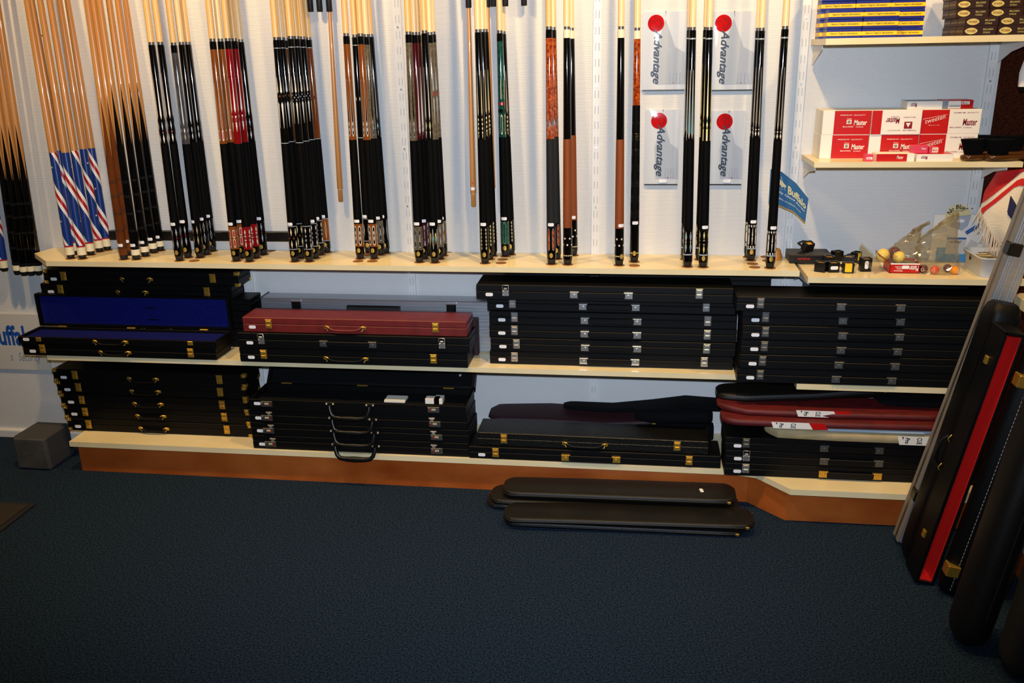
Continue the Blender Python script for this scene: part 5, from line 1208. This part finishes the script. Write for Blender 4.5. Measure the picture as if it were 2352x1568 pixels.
# on the floor in front of the plinth
gf = 'black soft cases on the carpet'
def fb(label, pl_, pr_, yc, z, hw, th=.015, tp=.0, dy=0.0, body='black_leather_soft', st=None):
    t = soft(label, [(pl_, yc, z, hw*.8), (pl_+.03, yc, z, hw*.95), (pl_+.3, yc+dy*.5, z+tp*.5, hw), (pr_-.03, yc+dy, z+tp, hw), (pr_, yc+dy, z+tp, hw*.8)], 1, th, body, group=gf)
    for x in (pl_+.004, pr_-.004): 
        xx = x-pl_; obox('metal_tip', xx-.004, xx+.004, hw*.42+(dy if x > 0 else 0), hw*.42+.008+(dy if x > 0 else 0), th+(tp if x > 0 else 0), th+.006+(tp if x > 0 else 0), 'gold', t, .001)
    if st is not None:
        o = inst('price_sticker', STICK, t, (st[0]-pl_, st[1], st[2]), (-PI/2, 0, 0)); o.rotation_euler = (-PI/2, 0, 1.75)
    return t
fb('black soft case at the bottom of the front pair on the carpet', -.262, .515, -.478, .0115, .058, .0105, 0, .012)
fb('black soft case with a price sticker on top of the front pair', -.262, .545, -.490, .0335, .062, .0105, .002, .030, st=(.41, .02, .0215))
fb('lowest black soft case of the rear pile against the plinth', -.338, .512, -.360, .0115, .062, .0105)
fb('middle black soft case of the rear pile against the plinth', -.325, .508, -.368, .0335, .064, .0105, .0, .004)
fb('topmost black soft case with a price sticker against the plinth', -.283, .497, -.358, .0580, .064, .0125, .006, .008, st=(.385, .0, .0315))

# ================================================================== cases leaning on the counter at the right
def lean_frame(bx, by, slope):
    ax = Vector((slope, 0, 1)).normalized(); w = Vector((1, 0, -slope)).normalized(); return Vector((bx, by, 0)), ax, w
GL = 'cases leaning against the side counter'
# aluminium
t = thing('aluminium_case', 'tall ribbed aluminium case leaning against the side counter', 'case', (.985, -.495, 0), group=GL)
ax = Vector((.205, 0, 1)).normalized(); q = Vector((0, 0, 1)).rotation_difference(ax); t.rotation_mode = 'QUATERNION'; t.rotation_quaternion = q; t.location = (.975, -.497, .0145)
MB().box(0, .062, -.026, .026, 0, 1.12, .003).build('body', 'aluminium', t)
obox('side_profile', -.002, 0, -.026, .026, .001, 1.119, 'aluminium_matte', t); obox('side_profile_groove', -.0028, -.002, -.006, .006, .001, 1.119, 'brushed_steel', t)
r = MB()
for x0 in (.006, .012, .020, .040, .048, .055): r.box(x0, x0+.003, -.0275, -.026, .001, 1.119)
r.build('ribs', 'aluminium', t, fix=False)
for zz in (.15, .93): MB().box(-.006, .030, -.036, .004, zz, zz+.036, .003).build('clasp', 'black_plastic', t)
# closed rear half and open red-lined half
def lean_thing(name, label, x, y, slope, z0=.0):
    t = thing(name, label, 'case', (x, y, z0), group=GL); t.rotation_mode = 'QUATERNION'; t.rotation_quaternion = Vector((0, 0, 1)).rotation_difference(Vector((slope, 0, 1)).normalized()); return t
t = lean_thing('open_cue_case', 'open black tube case with bright red lining leaning at the right', .965, -.66, .178, .016)
secs = []
for z, k in ((0, .55), (.012, .8), (.035, .95), (.06, 1), (.76, 1), (.785, .95), (.802, .8), (.812, .5)): secs.append(((.040, .065, z+.0), (.042*(.5+.5*k), 0, 0), (0, .048*k, 0)))
MB().loft(secs, 24, 3.6).build('rear_shell', 'black_leather', t)
m = MB(); m.box(.002, .012, -.075, .02, .0, .765, .002); m.box(.048, .056, -.075, .02, .0, .765, .002); m.box(.002, .056, .012, .022, 0, .765); m.box(.002, .056, -.075, .02, -.006, .004, .002); m.box(.002, .056, -.075, .02, .757, .767, .002); m.build('front_shell', 'black_leather', t)
m = MB(); m.box(.012, .048, .004, .012, .004, .757); m.box(.012, .0135, -.071, .010, .004, .757); m.box(.0465, .048, -.071, .010, .004, .757); m.box(.0135, .0465, -.071, .010, .004, .008); m.build('lining', 'red_lining', t, fix=False)
m = MB(); m.tube([(.030, -.012, .01), (.030, -.012, .750)], .011, 12); m.build('lining_ridge', 'red_lining', t)
for zz in (.12, .66): obox('latch_tongue', -.003, .004, -.040, -.022, zz, zz+.022, 'gold', t, .001)
MB().tube([(-.004, .02, .33), (-.018, .018, .345), (-.020, .018, .405), (-.004, .02, .42)], .005, 8).build('handle', 'black_leather', t)
for zz in (.325, .415): MB().tube([(.0, .012, zz-.010), (-.008, .008, zz), (.0, .012, zz+.012)], .002, 6).build('handle_ring', 'gold', t)
# lid of that case, swung open
ld = MB(); ld.loft([((.092, -.10, z), (.034*k, -.016*k, 0), (.010*k, .030*k, 0)) for z, k in ((0.0, .6), (.01, .9), (.03, 1), (.74, 1), (.76, .9), (.768, .6))], 24, 4.0); ld_o = ld.build('lid', 'black_leather', t)
st = MB()
for i in range(62):
    z = .02+i*.0118
    for x, y in ((.077, -.128), (.108, -.1445)): st.tube([(x, y, z), (x, y-.0002, z+.0075)], .0009, 4)
st.build('stitching', 'stitch', ld_o)
for zz in (.065, .64): MB().box(.048, .082, -.136, -.100, zz, zz+.034, .002).build('latch', 'gold', t)
# front soft tube
t = lean_thing('tube_case', 'black rounded tube case leaning in front of the red-lined one', .975, -.985, .150, .012)
MB().loft([((.045, .0, z), (.046*k, 0, 0), (0, .060*k, 0)) for z, k in ((0, .35), (.006, .6), (.022, .85), (.05, .98), (.09, 1), (.70, 1), (.74, .9), (.75, .5))], 28, 2.6).build('body', 'black_leather_soft', t)
MB().tube([(.050, -.060, .10), (.050, -.061, .68)], .003, 6).build('piping', 'black_rubber', t)
t = lean_thing('canvas_case', 'dark canvas soft case at the lower right corner', 1.058, -1.095, .105, .012)
MB().loft([((.045, .0, z), (.042*k, 0, 0), (0, .050*k, 0)) for z, k in ((0, .5), (.01, .8), (.04, 1), (.70, 1), (.74, .8))], 24, 3).build('body', 'canvas_dark', t)
MB().tube([(.055, -.050, .05), (.055, -.051, .68)], .004, 6).build('piping', 'black_rubber', t)
t = lean_thing('mesh_case', 'brown mesh case at the very bottom right corner', 1.156, -1.135, .045, .012)
MB().loft([((.035, .0, z), (.036*k, 0, 0), (0, .048*k, 0)) for z, k in ((0, .5), (.01, .8), (.04, 1), (.66, 1), (.70, .8))], 24, 3).build('body', 'mesh_bag', t)

# ================================================================== left: block, mat, sign
t = thing('speaker_cube', 'small dark cube loudspeaker on the carpet at the left', 'loudspeaker', (-2.172, -.288, 0), -.02)
MB().box(0, .138, .004, .150, .0005, .134, .006).build('body', 'speaker_top', t); MB().box(.004, .134, -.002, .008, .004, .130, .005).build('front_cloth', 'speaker_grey', t)
m = MB(); m.lathe([(.006, -.0035), (.005, -.002)], 12, (.072, 0, .070), axis='y'); m.build('badge', 'speaker_grey', t)
m = MB(); m.lathe([(.002, .1376), (.002, .1382)], 6, (0, .06, .02), axis='x'); m.lathe([(.002, .1376), (.002, .1382)], 6, (0, .072, .024), axis='x'); m.build('screws', 'gold', t)
t = thing('door_mat', 'dark brown door mat on the carpet at the left edge', 'door mat', (-2.5, -.95, 0))
MB().box(0, .585, 0, .405, .0003, .007, .003).build('border', 'black_rubber', t); MB().box(.02, .565, .02, .385, .007, .0095, .001).build('pile', 'doormat', t)
a, b = PY(118, 850, -.006), PY(0, 720, -.006)
t = thing('wall_sign', 'white sign board with blue blackletter lettering on the wall at the left', 'sign', (-3.0, -.006, a.z))
ws, hs = a.x+3.0, b.z-a.z+.0; obox('board', 0, ws, -.002, .005, 0, hs, 'board_white', t)
p1, p2 = PY(-52, 800, -.008), PY(84, 738, -.008)
lettering('Buffalo', 'sign_blue', t, PY(27, 768, -.008).x+3.0, -.0025, (PY(20, 770, -.008).z-a.z), .20, .085, 0, .03)
lettering("s   Security", 'sign_blue_thin', t, PY(94, 824, -.008).x+3.0-.066, -.0025, (PY(50, 822, -.008).z-a.z), .132, .045, .3, -.012)
